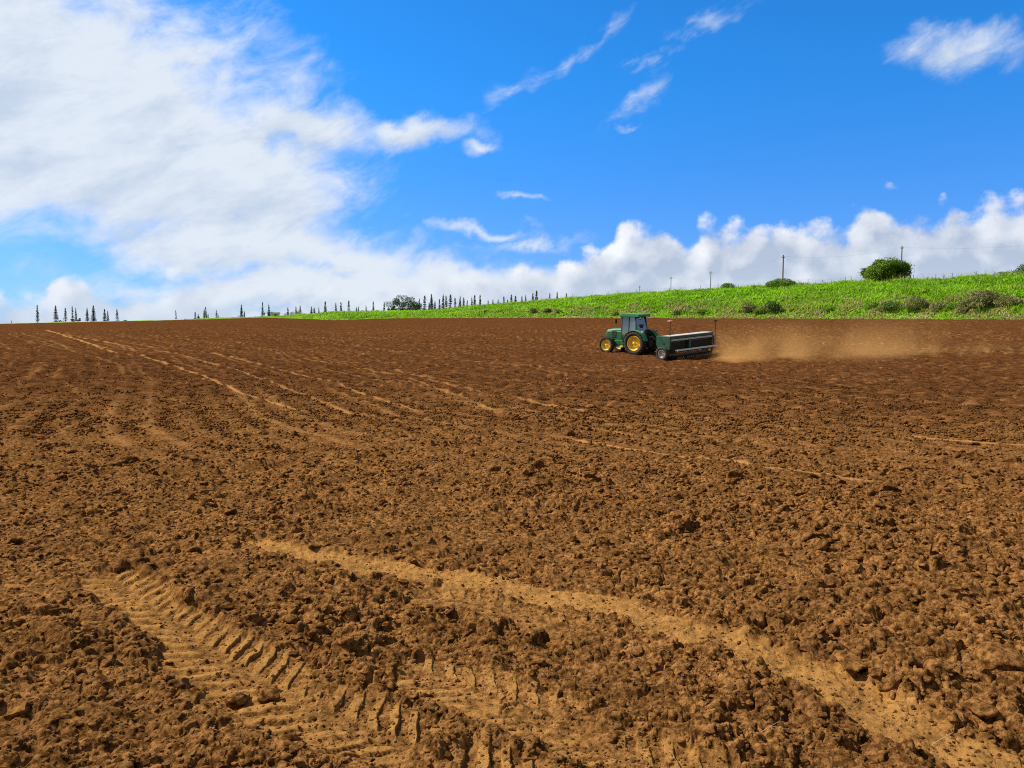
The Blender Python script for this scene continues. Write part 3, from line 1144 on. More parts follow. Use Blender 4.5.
def wheel(name, root, c, Rt, wd, Rr, rim_mat, side, lugs=20, lug_h=.045):
    w = empty(name, c)
    w.parent = root
    t_ = MB()
    hw = wd / 2
    t_.lathe([(Rr * .97, -hw * .72), (Rr + (Rt - Rr) * .35, -hw * .98), (Rr + (Rt - Rr) * .75, -hw), (Rt - .02, -hw * .86), (Rt, -hw * .45), (Rt, hw * .45),
              (Rt - .02, hw * .86), (Rr + (Rt - Rr) * .75, hw), (Rr + (Rt - Rr) * .35, hw * .98), (Rr * .97, hw * .72)], (0, 0, 0), 44)
    ty = t_.build('tyre', M['rubber'], w, smooth=True)
    if lugs:
        lg = MB()
        for sgn in (-1, 1):
            for k in range(lugs):
                a0 = 2 * math.pi * (k + (.5 if sgn > 0 else 0)) / lugs
                sp_ = 2 * math.pi / lugs
                wl = sp_ * .30
                ring = []
                for (yy, sh) in ((sgn * .01, 0.0), (sgn * hw * .98, -sp_ * .85)):
                    for rr_ in (Rt - .03 - (.02 if abs(yy) > .05 else 0), Rt + lug_h - (.03 if abs(yy) > .05 else 0)):
                        for da in (-wl / 2, wl / 2):
                            a = a0 + sh + da
                            ring.append((rr_ * math.cos(a), yy, rr_ * math.sin(a)))
                p = ring
                lg.hexa([p[0], p[1], p[5], p[4], p[2], p[3], p[7], p[6]])
        lg.build('tread', M['rubber'], ty)
    s_ = side
    rm = MB()
    rm.lathe([(Rr, s_ * hw * .80), (Rr * .95, s_ * hw * .84), (Rr * .90, s_ * hw * .60), (Rr * .84, s_ * hw * .20), (Rr * .55, s_ * hw * .10), (Rr * .42, s_ * hw * .34), (0.001, s_ * hw * .34),
              (0.001, -s_ * hw * .1), (Rr * .84, -s_ * hw * .3), (Rr, -s_ * hw * .75)], (0, 0, 0), 40)
    ri = rm.build('rim', rim_mat, w, smooth=False)
    hb = MB()
    hb.lathe([(Rr * .2, s_ * hw * .34), (Rr * .18, s_ * hw * .72), (Rr * .10, s_ * hw * .80), (0.001, s_ * hw * .80), (0.001, s_ * hw * .3)], (0, 0, 0), 16)
    hb.build('hub', rim_mat if rim_mat != M['greyrim'] else M['black'], w)
    return w


HEAD = R(180 - 41.5)
tr = empty('tractor')
tag(tr, 'green tractor with yellow wheel rims pulling a seeder across the brown field', 'tractor')
place(tr, 9.42, 55.35, HEAD, .06)
for s in (1, -1):
    wheel('rear_wheel', tr, (0, .86 * s, .86), .83, .50, .545, M['yellow'], s, 22)
    wheel('front_wheel', tr, (2.43, .87 * s, .63), .60, .36, .405, M['yellow'], s, 18, .035)
# hood with sloping nose
hd = MB()
sec = [(1.28, .43, 1.06, 1.88), (2.2, .42, 1.04, 1.84), (2.72, .40, 1.02, 1.76), (2.86, .36, 1.02, 1.58)]
for (xa, wa, za, ta), (xb, wb, zb_, tb2) in zip(sec[:-1], sec[1:]):
    pr = lambda x, w_, z0, z1: [(x, -w_, z0), (x, w_, z0), (x, w_, z1 - .14), (x, w_ * .82, z1 - .03), (x, w_ * .4, z1), (x, -w_ * .4, z1), (x, -w_ * .82, z1 - .03), (x, -w_, z1 - .14)]
    A0, B0 = pr(xa, wa, za, ta), pr(xb, wb, zb_, tb2)
    n = 8
    hd.add(A0 + B0, [(i, (i + 1) % n, n + (i + 1) % n, n + i) for i in range(n)] + ([tuple(range(n))] if xa == 1.28 else []) + ([tuple(range(n, 2 * n))] if xb == 2.86 else []))
hood = hd.build('hood', M['green'], tr)
for s in (1, -1):
    lv = MB()
    for k in range(4):
        z = 1.18 + k * .13
        lv.box(1.95 - k * .02, 2.32, s * .43 - .012, s * .43 + .012, z, z + .075)
    lv.build('side_vent', M['grille'], hood)
    st_ = MB().hexa([(1.40, s * .436 - .004, 1.62), (2.70, s * .412 - .004, 1.55), (2.70, s * .412 + .004, 1.55), (1.40, s * .436 + .004, 1.62),
                     (1.40, s * .436 - .004, 1.66), (2.70, s * .412 - .004, 1.58), (2.70, s * .412 + .004, 1.58), (1.40, s * .436 + .004, 1.66)])
    st_.build('yellow_stripe', M['yellow'], hood)
    MB().box(2.80, 2.875, s * .20 - .10, s * .20 + .10, 1.42, 1.55).build('headlight', M['white'], tr, .015)
MB().box(2.70, 2.875, -.33, .33, .98, 1.40).build('grille', M['grille'], tr, .02)
fb_ = MB().box(1.2, 2.75, -.26, .26, .62, 1.06)
fb_.box(2.30, 2.56, -.72, .72, .50, .70)
fb_.box(-.55, 1.2, -.30, .30, .55, 1.08)
fb_.box(-.12, .12, -.66, .66, .72, .98)
fb_.build('chassis', M['black'], tr, .03)
MB().box(2.72, 3.05, -.28, .28, .68, 1.0).build('front_weight', M['black'], tr, .03)
for s in (1,):
    MB().box(1.15, 1.95, .34, .62, .62, 1.02).build('fuel_tank', M['green'], tr, .05)
    sp = MB()
    for k, z in enumerate((.50, .80, 1.08)):
        sp.box(.98, 1.34, .70, .98 - k * .06, z, z + .035)
    sp.box(.98, 1.0, .90, .93, .50, 1.2)
    sp.box(1.32, 1.34, .90, .93, .50, 1.2)
    sp.build('step', M['green'], tr)
# cab
c0, c1, cw = -.08, 1.30, .76
fl = MB().box(c0, c1 + .02, -cw + .02, cw - .02, 1.02, 1.16)
fl.box(c0 - .02, c0 + .10, -cw + .04, cw - .04, 1.16, 1.66)
fl.box(c1 - .03, c1 + .03, -.5, .5, 1.16, 1.88)
cabb = fl.build('cab_body', M['green'], tr, .02)
for s in (1, -1):
    for (xb, xt, wd_) in ((c0 + .02, c0 + .20, .10), (c1, c1 - .08, .06)):
        pl = MB().hexa([(xb - wd_ / 2, s * cw - .03, 1.10), (xb + wd_ / 2, s * cw - .03, 1.10), (xb + wd_ / 2, s * cw + .03, 1.10), (xb - wd_ / 2, s * cw + .03, 1.10),
                 (xt - wd_ / 2, s * cw * .89 - .03, 2.72), (xt + wd_ / 2, s * cw * .89 - .03, 2.72), (xt + wd_ / 2, s * cw * .89 + .03, 2.72), (xt - wd_ / 2, s * cw * .89 + .03, 2.72)])
        pl.build('pillar', M['green'], tr)
for s in (1, -1):
    dp = MB().hexa([(.60, s * (cw - .01) - .02, 1.16), (.66, s * (cw - .01) - .02, 1.16), (.66, s * (cw - .01) + .02, 1.16), (.60, s * (cw - .01) + .02, 1.16),
                    (.60, s * cw * .89 - .02, 2.70), (.66, s * cw * .89 - .02, 2.70), (.66, s * cw * .89 + .02, 2.70), (.60, s * cw * .89 + .02, 2.70)])
    dp.box(c0 + .1, c1 - .08, s * (cw - .01) - .018, s * (cw - .01) + .018, 1.162, 1.24)
    dp.build('door_frame', M['black'], tr)
rf = MB()
prof = [(-.20, 2.72), (-.24, 2.80), (-.18, 2.90), (.05, 2.96), (1.15, 2.96), (1.38, 2.89), (1.44, 2.80), (1.38, 2.72)]
rf.prism(prof, -.80, .80)
rf.build('cab_roof', M['roof'], tr, .03)
for s in (1, -1):
    ly = s * (cw - .005)
    lt = s * (cw * .89 - .005)
    lean = lambda xa, xb, z0, z1, e: MB().hexa([(xa, ly + (lt - ly) * (z0 - 1.1) / 1.6 - e, z0), (xb, ly + (lt - ly) * (z0 - 1.1) / 1.6 - e, z0),
        (xb, ly + (lt - ly) * (z0 - 1.1) / 1.6 + e, z0), (xa, ly + (lt - ly) * (z0 - 1.1) / 1.6 + e, z0),
        (xa + (.14 if xa < .3 else .02), lt - e, z1), (xb - .02, lt - e, z1), (xb - .02, lt + e, z1), (xa + (.14 if xa < .3 else .02), lt + e, z1)])
    lean(c0 + .08, .60, 1.45, 2.70, .004).build('side_window', M['glass'], tr)
    dr = lean(.66, c1 - .05, 1.24, 2.70, .004).build('door', M['glass'], tr)
    MB().box(.70, .86, ly + s * .01 - .012, ly + s * .01 + .012, 1.50, 1.54).build('handle', M['black'], dr)
    for zz in (2.74,):
        MB().box(c0 - .16, c0 - .10, s * .55 - .09, s * .55 + .09, 2.60, 2.70).build('work_light', M['white'], tr, .01)
    MB().box(c1 + .08, c1 + .14, s * .60 - .08, s * .60 + .08, 2.62, 2.72).build('work_light', M['white'], tr, .01)
MB().hexa([(c0 + .03, -cw + .10, 1.68), (c0 + .04, -cw + .10, 1.68), (c0 + .04, cw - .10, 1.68), (c0 + .03, cw - .10, 1.68),
           (c0 + .23, -cw + .14, 2.68), (c0 + .24, -cw + .14, 2.68), (c0 + .24, cw - .14, 2.68), (c0 + .23, cw - .14, 2.68)]).build('rear_window', M['glass'], tr)
MB().box(c1 - .035, c1 - .025, -cw + .07, cw - .07, 1.60, 2.70).build('windshield', M['glass'], tr)
for z_, x_ in ((1.65, c0 + .03), (2.655, c0 + .23)):
    MB().box(x_ - .015, x_ + .015, -.64, .64, z_, z_ + .045).build('rear_window_frame', M['black'], tr)
se = empty('seat', (.30, 0, 1.16))
se.parent = tr
MB().box(-.22, .26, -.24, .24, .26, .40).build('cushion', M['seat'], se, .04)
MB().hexa([(-.24, -.23, .38), (-.12, -.23, .38), (-.12, .23, .38), (-.24, .23, .38), (-.36, -.20, 1.02), (-.26, -.20, 1.02), (-.26, .20, 1.02), (-.36, .20, 1.02)]).build('backrest', M['seat'], se, .03)
MB().box(-.1, .1, -.12, .12, 0, .26).build('seat_base', M['black'], se)
sw = MB()
pts_ = []
for k in range(17):
    a = 2 * math.pi * k / 16
    pts_.append((.92 + .10 * math.cos(a), .2 * math.sin(a), 1.92 + .16 * math.cos(a)))
sw.tube(pts_, .016, 6)
sw.tube([(.92, 0, 1.92), (1.12, 0, 1.6), (1.18, 0, 1.2)], .03, 6)
sw.build('steering_wheel', M['black'], tr)
for s in (1, -1):
    # curved mudguard over the rear tyre
    fd = MB()
    prev = None
    N = 14
    for k in range(N + 1):
        a = R(28 + (168 - 28) * k / N)
        r0, r1 = .90, .93
        y0, y1 = (.62, 1.10) if s > 0 else (-1.10, -.62)
        cur = [(r0 * math.cos(a), y0, .86 + r0 * math.sin(a)), (r0 * math.cos(a), y1, .86 + r0 * math.sin(a)),
               (r1 * math.cos(a), y1, .86 + r1 * math.sin(a)), (r1 * math.cos(a), y0, .86 + r1 * math.sin(a))]
        if prev:
            fd.add(prev + cur, [(0, 1, 5, 4), (1, 2, 6, 5), (2, 3, 7, 6), (3, 0, 4, 7)] + ([(3, 2, 1, 0)] if k == 1 else []) + ([(4, 5, 6, 7)] if k == N else []))
        prev = cur
    fen = fd.build('mudguard', M['roof'], tr)
    MB().box(-.70, -.60, s * .86 - .16, s * .86 + .02, 1.64, 1.76).build('tail_light', M['red'], fen, .01)
    MB().box(-.70, -.60, s * .86 + .03, s * .86 + .15, 1.64, 1.76).build('indicator', M['amber'] if s < 0 else M['white'], fen, .01)
ex = MB().tube([(1.42, -.46, 1.6), (1.42, -.46, 2.55), (1.40, -.48, 2.72)], .045, 10)
ex.build('exhaust', M['black'], tr)
for s in (1, -1):
    mr = empty('mirror', (1.30, s * .78, 2.5))
    mr.parent = tr
    MB().tube([(0, 0, 0), (.22, s * .26, .03)], .012, 6).build('arm', M['black'], mr)
    MB().box(.20, .24, s * .26 - .10, s * .26 + .10, -.26, .06).build('mirror_housing', M['black'], mr, .015)
# rear linkage
lk = MB()
for s in (1, -1):
    lk.tube([(-.35, .28 * s, .62), (-1.15, .38 * s, .55)], .035, 8)
    lk.tube([(-.45, .25 * s, 1.25), (-.95, .36 * s, .60)], .025, 8)
lk.tube([(-.5, 0, 1.2), (-1.15, 0, 1.05)], .03, 8)
lk.build('linkage_arms', M['black'], tr)
MB().box(-.75, -.50, -.25, .25, .70, 1.35).build('hydraulic_block', M['black'], tr, .03)
MB().tube([(-.6, .1, 1.25), (-.95, .15, 1.35), (-1.35, .1, 1.05)], .018, 6).build('hose', M['steel'], tr)
MB().box(-1.55, -.6, -.06, .06, .42, .50).build('drawbar', M['black'], tr)

# ------------------------------------------------------------------ seed drill
DH = R(180 - 46)
dl = empty('seed_drill')
tag(dl, 'wide dark green seed drill with pale lid towed behind the tractor', 'seed drill')
place(dl, 12.0, 52.6, DH, .04)
HL = 2.6
for s in (1, -1):
    wheel('wheel', dl, (0, (HL + .16) * s, .46), .46, .24, .265, M['greyrim'], s, 0)
# hopper: long box with sloping front and rear, lid on top
hp = MB()
hp.prism([(-.36, 1.10), (.28, 1.10), (.50, 1.52), (.48, 1.60), (-.46, 1.60), (-.50, 1.52)], -HL + .06, HL - .06)
hp.build('hopper', M['dgreen'], dl)
for s in (1, -1):
    ep = MB().prism([(-.50, .72), (.42, .72), (.56, 1.0), (.55, 1.58), (.50, 1.63), (-.50, 1.63), (-.54, 1.58)], s * HL - .05, s * HL + .05)
    e_ = ep.build('end_panel', M['dgreen'], dl, .02)
    MB().box(-.1, .02, s * (HL + .052), s * (HL + .062) + .002, 1.08, 1.16).build('bracket_hole', M['black'], e_)
ld = MB().prism([(-.53, 1.602), (-.50, 1.635), (-.1, 1.645), (.26, 1.625), (.30, 1.602)], -HL + .03, HL - .03)
ld.build('lid', M['lid'], dl, .01)
MB().box(-.535, -.50, -HL + .08, HL - .08, 1.45, 1.598).build('lid_edge', M['dgreen'], dl)
MB().hexa([(-.54, -HL + .08, 1.30), (-.50, -HL + .08, 1.30), (-.50, HL - .08, 1.30), (-.54, HL - .08, 1.30),
           (-.575, -HL + .08, 1.42), (-.535, -HL + .08, 1.42), (-.535, HL - .08, 1.42), (-.575, HL - .08, 1.42)]).build('rear_rail', M['strip'], dl)
fr_ = MB()
fr_.box(-.30, -.20, -HL, HL, .66, .78)
fr_.box(.30, .42, -HL, HL, .66, .78)
fr_.tube([(0, -HL - .1, .46), (0, HL + .1, .46)], .04, 8)
for y in (-2.2, -1.1, 0, 1.1, 2.2):
    fr_.box(-.3, .42, y - .04, y + .04, .70, .82)
    fr_.box(-.05, .05, y - .05, y + .05, .78, 1.12)
fr_.build('frame', M['dgreen'], dl)
MB().box(-.60, -.42, .28, .48, .62, 1.26).build('centre_post', M['dgreen'], dl, .01)
bk = MB().box(-.38, -.34, -HL + .08, HL - .08, .50, 1.18)  # black sheet standing in for the shade under the hopper
bk.build('shade_sheet', M['black'], dl)
nrow = 22
for k in range(nrow):
    y = -HL + .22 + k * (2 * HL - .44) / (nrow - 1)
    op = empty('seed_opener', (0, y, 0))
    op.parent = dl
    MB().tube([(-.05, 0, 1.12), (-.22, .01, .86), (-.20, 0, .55), (-.26, 0, .24)], .022, 6).build('seed_tube', M['black'], op)
    MB().lathe([(.20, -.006), (.20, .006), (.03, .02), (.03, -.02)], (-.16, .03, .19), 18).build('disc', M['black'], op)
    MB().lathe([(.14, -.02), (.14, .02), (.03, .02), (.03, -.02)], (-.52, 0, .17), 14).build('press_wheel', M['black'], op)
    MB().tube([(.15, 0, .70), (-.16, .02, .20), (-.52, 0, .18)], .014, 5).build('opener_arm', M['black'], op)
fbd = MB().box(-1.02, -.80, -HL + .10, HL - .15, .66, .745)
fbo = fbd.build('footboard', M['board'], dl)
fs_ = MB()
for y in (-2.3, -1.15, 0, 1.15, 2.3):
    fs_.tube([(-.28, y, .70), (-.86, y, .64)], .022, 6)
fs_.build('footboard_bracket', M['dgreen'], dl)
# drawbar to the tractor
db = MB()
db.tube([(.40, 1.2, .70), (1.95, .12, .50)], .05, 8)
db.tube([(.40, -1.2, .70), (1.95, -.02, .50)], .05, 8)
db.tube([(1.90, .05, .50), (2.45, .12, .48)], .055, 8)
db.build('tongue', M['dgreen'], dl)
MB().tube([(1.85, .05, .50), (1.85, .10, 1.05)], .03, 8).build('jack', M['steel'], dl)
mk = empty('row_marker', (-.42, HL - .10, 1.6))
mk.parent = dl
MB().tube([(0, 0, 0), (0, 0, 1.02)], .025, 6).build('marker_post', M['black'], mk)
MB().box(-.12, .12, -.16, .16, 1.0, 1.07).build('reflector', M['pink'], mk, .01)
mk = empty('row_marker', (-.60, -HL - .22, .5))
mk.parent = dl
MB().tube([(0, 0, 0), (0, 0, 1.9)], .022, 6).build('marker_post', M['black'], mk)
MB().box(-.02, .02, -.22, .22, 1.86, 1.94).build('reflector', M['black'], mk, .005)
MB().box(-.06, .06, .0, .22, -.03, .9).build('marker_bracket', M['steel'], mk)

# ------------------------------------------------------------------ vegetation builders
def leaves(P, size, r_, up=0.0, aspect=1.6):
    """one small bent leaf card cluster per point -> V, F, tint"""
    n = len(P)
    a = r_.normal(size=(n, 3))
    a[:, 2] += up
    a /= np.linalg.norm(a, axis=1)[:, None]
    b = np.cross(a, r_.normal(size=(n, 3)))
    b /= np.linalg.norm(b, axis=1)[:, None]
    s = (size * r_.uniform(.6, 1.3, n))[:, None]
    w_ = s / aspect
    V = np.stack([P - a * s * .5, P + b * w_ * .5 - a * s * .05, P + a * s * .5, P - b * w_ * .5 + a * s * .05], 1).reshape(-1, 3)
    Fq = np.arange(4 * n).reshape(-1, 4)
    return V, Fq


def clumps(lobes, n, r_, fill=.35):
    """points through the outer shell of a set of ellipsoid lobes (cx,cy,cz,rx,ry,rz)"""
    L = np.array(lobes, float)
    vol = (L[:, 3] * L[:, 4] + L[:, 3] * L[:, 5])
    k = r_.choice(len(L), n, p=vol / vol.sum())
    d = r_.normal(size=(n, 3))
    d /= np.linalg.norm(d, axis=1)[:, None]
    rad = 1 - fill * r_.uniform(0, 1, n) ** 1.5
    return L[k, :3] + d * rad[:, None] * L[k, 3:6], k


def bush(name, x, y, z, w, h, mat, n, size, label, cat, group=None, seed=1, nl=9, spiky=False, dp=None):
    r_ = np.random.default_rng(seed)
    dp = dp or w
    rt = empty(name, (x, y, z))
    tag(rt, label, cat, group)
    lob = []
    for i in range(nl):
        u = r_.uniform(-1, 1)
        v = r_.uniform(-1, 1)
        hh = h * (1 - .75 * abs(u) ** 2.2) * r_.uniform(.55, .84)
        rx = w * r_.uniform(.13, .24)
        lob.append((u * w * .40, v * dp * .34, hh * .72, rx, rx, hh * r_.uniform(.26, .40)))
    lob.append((0, 0, h * .42, w * .42, dp * .40, h * .42))
    P, k = clumps(lob, n, r_)
    P[:, 2] = np.maximum(P[:, 2], .02)
    V_, F_ = leaves(P, size * (1.9 if spiky else 1), r_, 1.1 if spiky else 0, 4.5 if spiky else 1.6)
    tint = np.repeat(np.clip(r_.uniform(0, 1, len(lob))[k] * .5 + r_.uniform(0, .5, n), 0, 1), 4)
    np_mesh('foliage', V_, [F_], mat, rt, attrs={'tint': tint})
    mb = MB()
    for i in range(5):
        l_ = lob[i % len(lob)]
        mb.tube([(l_[0] * .1, l_[1] * .1, -.2), (l_[0] * .45, l_[1] * .45, l_[2] * .5), (l_[0] * .9, l_[1] * .9, l_[2] * 1.0)], [max(.03, w * .02), max(.02, w * .012), .01], 5)
    mb.build('stem' if h < 2.5 else 'trunk', M['bark'], rt)
    return rt


def crest(px, off_=0.0):
    a = pix_az(px)
    return float(np.interp(a, AZ, T_D)) + off_


def topz(py, d, px=512):
    return _zat(py, d, px)


def tree_at(px, ytop, ybase, wpx, d, mat, n, size, label, cat, seed, name='tree', group=None, nl=12, base=None):
    x, y = polar(px, d)
    zb = zof(x, y) - .1
    h = topz(ytop, d, px) - zb
    w = wpx / F * d / math.cos(pix_az(px))
    return bush(name, x, y, zb, w, h, mat, n, size, label, cat, group, seed, nl)


# round tree on the bank crest
def round_tree(px, ytop, wpx, d, label, seed):
    r_ = np.random.default_rng(seed)
    x, y = polar(px, d)
    zb = zof(x, y) - .2
    h = topz(ytop, d, px) - zb
    w = wpx / F * d / math.cos(pix_az(px))
    rt = empty('broadleaf_tree', (x, y, zb))
    tag(rt, label, 'tree')
    lob = []
    for i in range(34):
        u = r_.uniform(-1, 1)
        v = r_.uniform(-1, 1)
        if u * u + v * v > 1.05: continue
        prof_ = (1 - abs((u - .25) / 1.1) ** 2.2 * .85) * (1 - .3 * v * v)
        rx = w * r_.uniform(.075, .13)
        lob.append((u * w * .42, v * w * .36, h * (.40 + .5 * prof_ * r_.uniform(.55, 1.0)) - rx * .5, rx * 1.15, rx * 1.1, rx * .85))
    for u in np.linspace(-.85, .85, 9):
        lob.append((u * w * .42, r_.uniform(-.3, .0) * w, h * (.48 + .06 * u), w * .10, w * .1, h * .18))
        lob.append((u * w * .43, r_.uniform(-.35, -.2) * w, h * .30, w * .10, w * .1, h * .26))
        lob.append((u * w * .38, r_.uniform(-.3, .0) * w, h * (.60 + .10 * u), w * .10, w * .1, h * .15))
        lob.append((u * w * .43, r_.uniform(-.3, .2) * w, h * .26, w * .10, w * .1, h * .22))
    P, k = clumps(lob, 44000, r_, .3)
    for u in (-.12, .1, .32, .55):
        lob.append((u * w * .42, r_.uniform(-.1, .1) * w, h * (.84 - .35 * (u - .2) ** 2 - .02), w * .11, w * .12, h * .13))
    Pe, _k = clumps(lob, 12000, r_, 0)
    cen = np.array([0, 0, h * .4])
    Pe = cen + (Pe - cen) * (1 + np.abs(r_.normal(0, .06, len(Pe))))[:, None]
    k = np.concatenate([k, _k])
    P = np.concatenate([P, Pe])
    V_, F_ = leaves(P, .22, r_)
    tint = np.repeat(np.clip(r_.uniform(-.2, 1, len(lob))[k] * .8 + r_.uniform(0, .4, len(P)), 0, 1), 4)
    np_mesh('crown', V_, [F_], M['leaf'], rt, attrs={'tint': tint})
    mb = MB().tube([(0, 0, 0), (.05, 0, h * .25), (0, .1, h * .5)], [.28, .22, .15], 9)
    for i in range(12):
        l_ = lob[i]
        mb.tube([(0, 0, h * .22), (l_[0] * .5, l_[1] * .5, h * .22 + (l_[2] - h * .22) * .6), (l_[0], l_[1], l_[2])], [.12, .07, .03], 6)
    mb.build('trunk', M['bark'], rt)


round_tree(881.5, 256.8, 37, 148, 'round dark green tree standing alone on top of the grassy bank', 3)

# low bushes on the crest
tree_at(781, 276, 287, 26, 150, M['leaf2'], 5200, .2, 'low rounded green bush at the foot of the tall pole on the crest', 'bush', 21, 'bush', nl=7)
tree_at(770, 279, 287, 12, 151, M['leaf2'], 2200, .2, 'small green bush left of the tall pole on the crest', 'bush', 22, 'bush', nl=5)
tree_at(727, 281, 290, 16, 158, M['leaf2'], 3200, .2, 'low green bush on the crest between two distant poles', 'bush', 23, 'bush', nl=5)
tree_at(1021, 260, 273, 14, 150, M['darkleaf'], 3000, .2, 'small open tree at the right edge of the skyline', 'tree', 24, 'tree', nl=10)
tree_at(1003, 269, 276, 22, 146, M['leaf2'], 3500, .2, 'low bush at the right end of the bank crest', 'bush', 25, 'bush', nl=7)
tree_at(1040, 263, 273, 30, 146, M['leaf2'], 3500, .2, 'green bush just at the right picture edge on the crest', 'bush', 26, 'bush', nl=7)

# shrubs on the face of the bank: px, y of foot, width px, height px, kind, label
SHRUBS = [
    (748, 314, 15, 15, 'dryleaf', 'brown dry shrub at the bank foot right of the seeder marker'),
    (772, 314, 17, 17, 'darkleaf', 'dark green shrub at the bank foot beside the brown dry one'),
    (760, 315, 12, 10, 'leaf2', 'small green shrub between the brown and the dark one'),
    (983, 309, 30, 21, 'dryleaf', 'largest brown dry bush near the right end of the bank'),
    (966, 311, 18, 13, 'dryleaf', 'brown shrub leaning left of the largest dry bush'),
    (1007, 308, 24, 14, 'dryleaf', 'dull brown bush right of the largest dry bush'),
    (916, 311, 22, 16, 'dryleaf', 'grey brown grassy bush below the gap right of the round tree'),
    (892, 312, 22, 13, 'darkleaf', 'dark green shrub on the bank below the round tree'),
    (872, 310, 14, 10, 'leaf2', 'mid green shrub on the bank left below the round tree'),
    (938, 312, 16, 10, 'dryleaf', 'low dry shrub in the middle of the right bank'),
    (950, 311, 14, 10, 'leaf2', 'olive shrub between two dry ones on the right bank'),
    (830, 312, 14, 8, 'leaf2', 'low green shrub on the bank halfway to the round tree'),
    (533, 314.5, 8, 9, 'dryleaf', 'narrow brown shrub at the bank foot left of the tractor'),
    (548, 314.5, 10, 8, 'darkleaf', 'dark round shrub at the bank foot second left of the tractor'),
    (559, 314.5, 8, 7, 'darkleaf', 'small dark shrub at the bank foot close left of the tractor'),
    (598, 311, 8, 6, 'leaf2', 'small green shrub on the bank above the tractor bonnet'),
    (677, 315, 10, 7, 'dryleaf', 'small dry shrub at the bank foot behind the seeder post'),
    (702, 315, 12, 8, 'leaf2', 'green shrub at the bank foot behind the seeder'),
    (616, 316, 8, 6, 'leaf2', 'little green shrub at the bank foot behind the tractor hood'),
    (467, 308, 4, 3, 'darkleaf', 'tiny dark bush on the far green bank'),
]
for i, (px, yf, wp, hp_, mt, lab) in enumerate(SHRUBS):
    x, y = ground_at(px, yf)
    d = math.hypot(x, y)
    k_ = d / F
    bush('shrub', x, y, zof(x, y) - .05, wp * k_ * 1.05, hp_ * k_ * .92, M[mt], int(400 + wp * hp_ * 5), .17 + .0003 * d, lab, 'shrub', 'shrubs on the grassy bank', 500 + i, 8, mt != 'darkleaf')

# the broad dark tree group on the far skyline and low bushes there
def far_tree(px, ytop, wpx, d, label, seed, nl=26, n=4200, size=.38, name='tree'):
    r_ = np.random.default_rng(seed)
    x, y = polar(px, d)
    zb = zof(x, y) - .3
    h = topz(ytop, d, px) - zb
    w = wpx / F * d / math.cos(pix_az(px))
    rt = empty(name, (x, y, zb))
    tag(rt, label, 'tree', 'broad trees on the far skyline')
    lob = []
    for i in range(nl):
        u = r_.uniform(-1, 1)
        hh = h * (1 - .35 * abs(u) ** 3)
        rx = w * r_.uniform(.06, .11) + .2
        lob.append((u * w * .42, r_.uniform(-.3, .3) * w, hh * r_.uniform(.25, .93) - rx * .5, rx, rx, rx * .8))
    P, k = clumps(lob, n, r_, .6)
    V_, F_ = leaves(P, size, r_)
    tint = np.repeat(r_.uniform(0, 1, len(lob))[k] * .6 + r_.uniform(0, .4, len(P)), 4)
    np_mesh('crown', V_, [F_], M['fartree'], rt, attrs={'tint': tint})
    mb = MB()
    for i in range(min(10, nl)):
        l_ = lob[i]
        mb.tube([(l_[0] * .4, l_[1] * .4, 0), (l_[0] * .7, l_[1] * .7, l_[2] * .6), (l_[0], l_[1], l_[2])], [.22, .14, .05], 5)
    mb.build('trunk', M['bark'], rt)


far_tree(404.5, 293.5, 36, 330, 'broad dark tree clump with gaps in its crown on the far skyline', 31, 60, 11000)
far_tree(392, 300, 10, 325, 'low dark tree at the left side of the broad dark clump', 32, 10, 1500)
far_tree(297, 309, 24, 420, 'low dark thicket behind the green rise, right of the shed', 33, 12, 1500)
far_tree(268, 310.5, 12, 400, 'dark bush beside the little shed on the skyline', 34, 8, 900)
far_tree(364, 309, 14, 420, 'low grey-green bush on the skyline left of the broad dark clump', 35, 8, 700)
far_tree(184, 318, 8, 420, 'low dark bush on the brown field skyline between pine rows', 36, 6, 500)
far_tree(199, 316, 8, 420, 'small dense bush at the pine pair on the field skyline', 37, 6, 600)
far_tree(222, 317.2, 10, 420, 'low bush right of the middle pines on the field skyline', 38, 6, 500)
far_tree(231, 317.2, 8, 420, 'second low bush right of the middle pines on the field skyline', 39, 6, 500)
far_tree(43, 320.5, 10, 430, 'low green bush at the foot of the leftmost tall pine', 40, 6, 500)
far_tree(62, 320, 12, 430, 'low dark scrub between the second and third tall pines', 41, 6, 500)
far_tree(76, 316.5, 8, 430, 'dark scrub at the foot of the twin pines', 42, 6, 600)
far_tree(125, 319.6, 12, 430, 'low green hedge right of the left pine row', 43, 6, 500)

# little shed on the skyline
x, y = polar(275.5, 380)
sh = empty('shed', (x, y, zof(x, y) - .1), 0.35)
tag(sh, 'tiny pale shed with dark roof on the skyline beside two pines', 'shed')
zt_ = topz(312.3, 380, 275.5) - zof(x, y) + .1
hh_ = max(zt_, 1.8)
MB().box(-1.9, 1.9, -1.6, 1.6, 0, hh_ - .7).build('wall', M['wall'], sh)
MB().add([(-2.3, -2, hh_ - .72), (2.3, -2, hh_ - .72), (2.3, 2, hh_ - .72), (-2.3, 2, hh_ - .72), (-2.2, 0, hh_), (2.2, 0, hh_)],
         [(3, 2, 1, 0), (0, 1, 5, 4), (2, 3, 4, 5), (1, 2, 5), (3, 0, 4)]).build('roof', M['shroof'], sh)
MB().box(-.5, .5, -1.64, -1.605, 0, hh_ - .9).build('door', M['shroof'], sh)

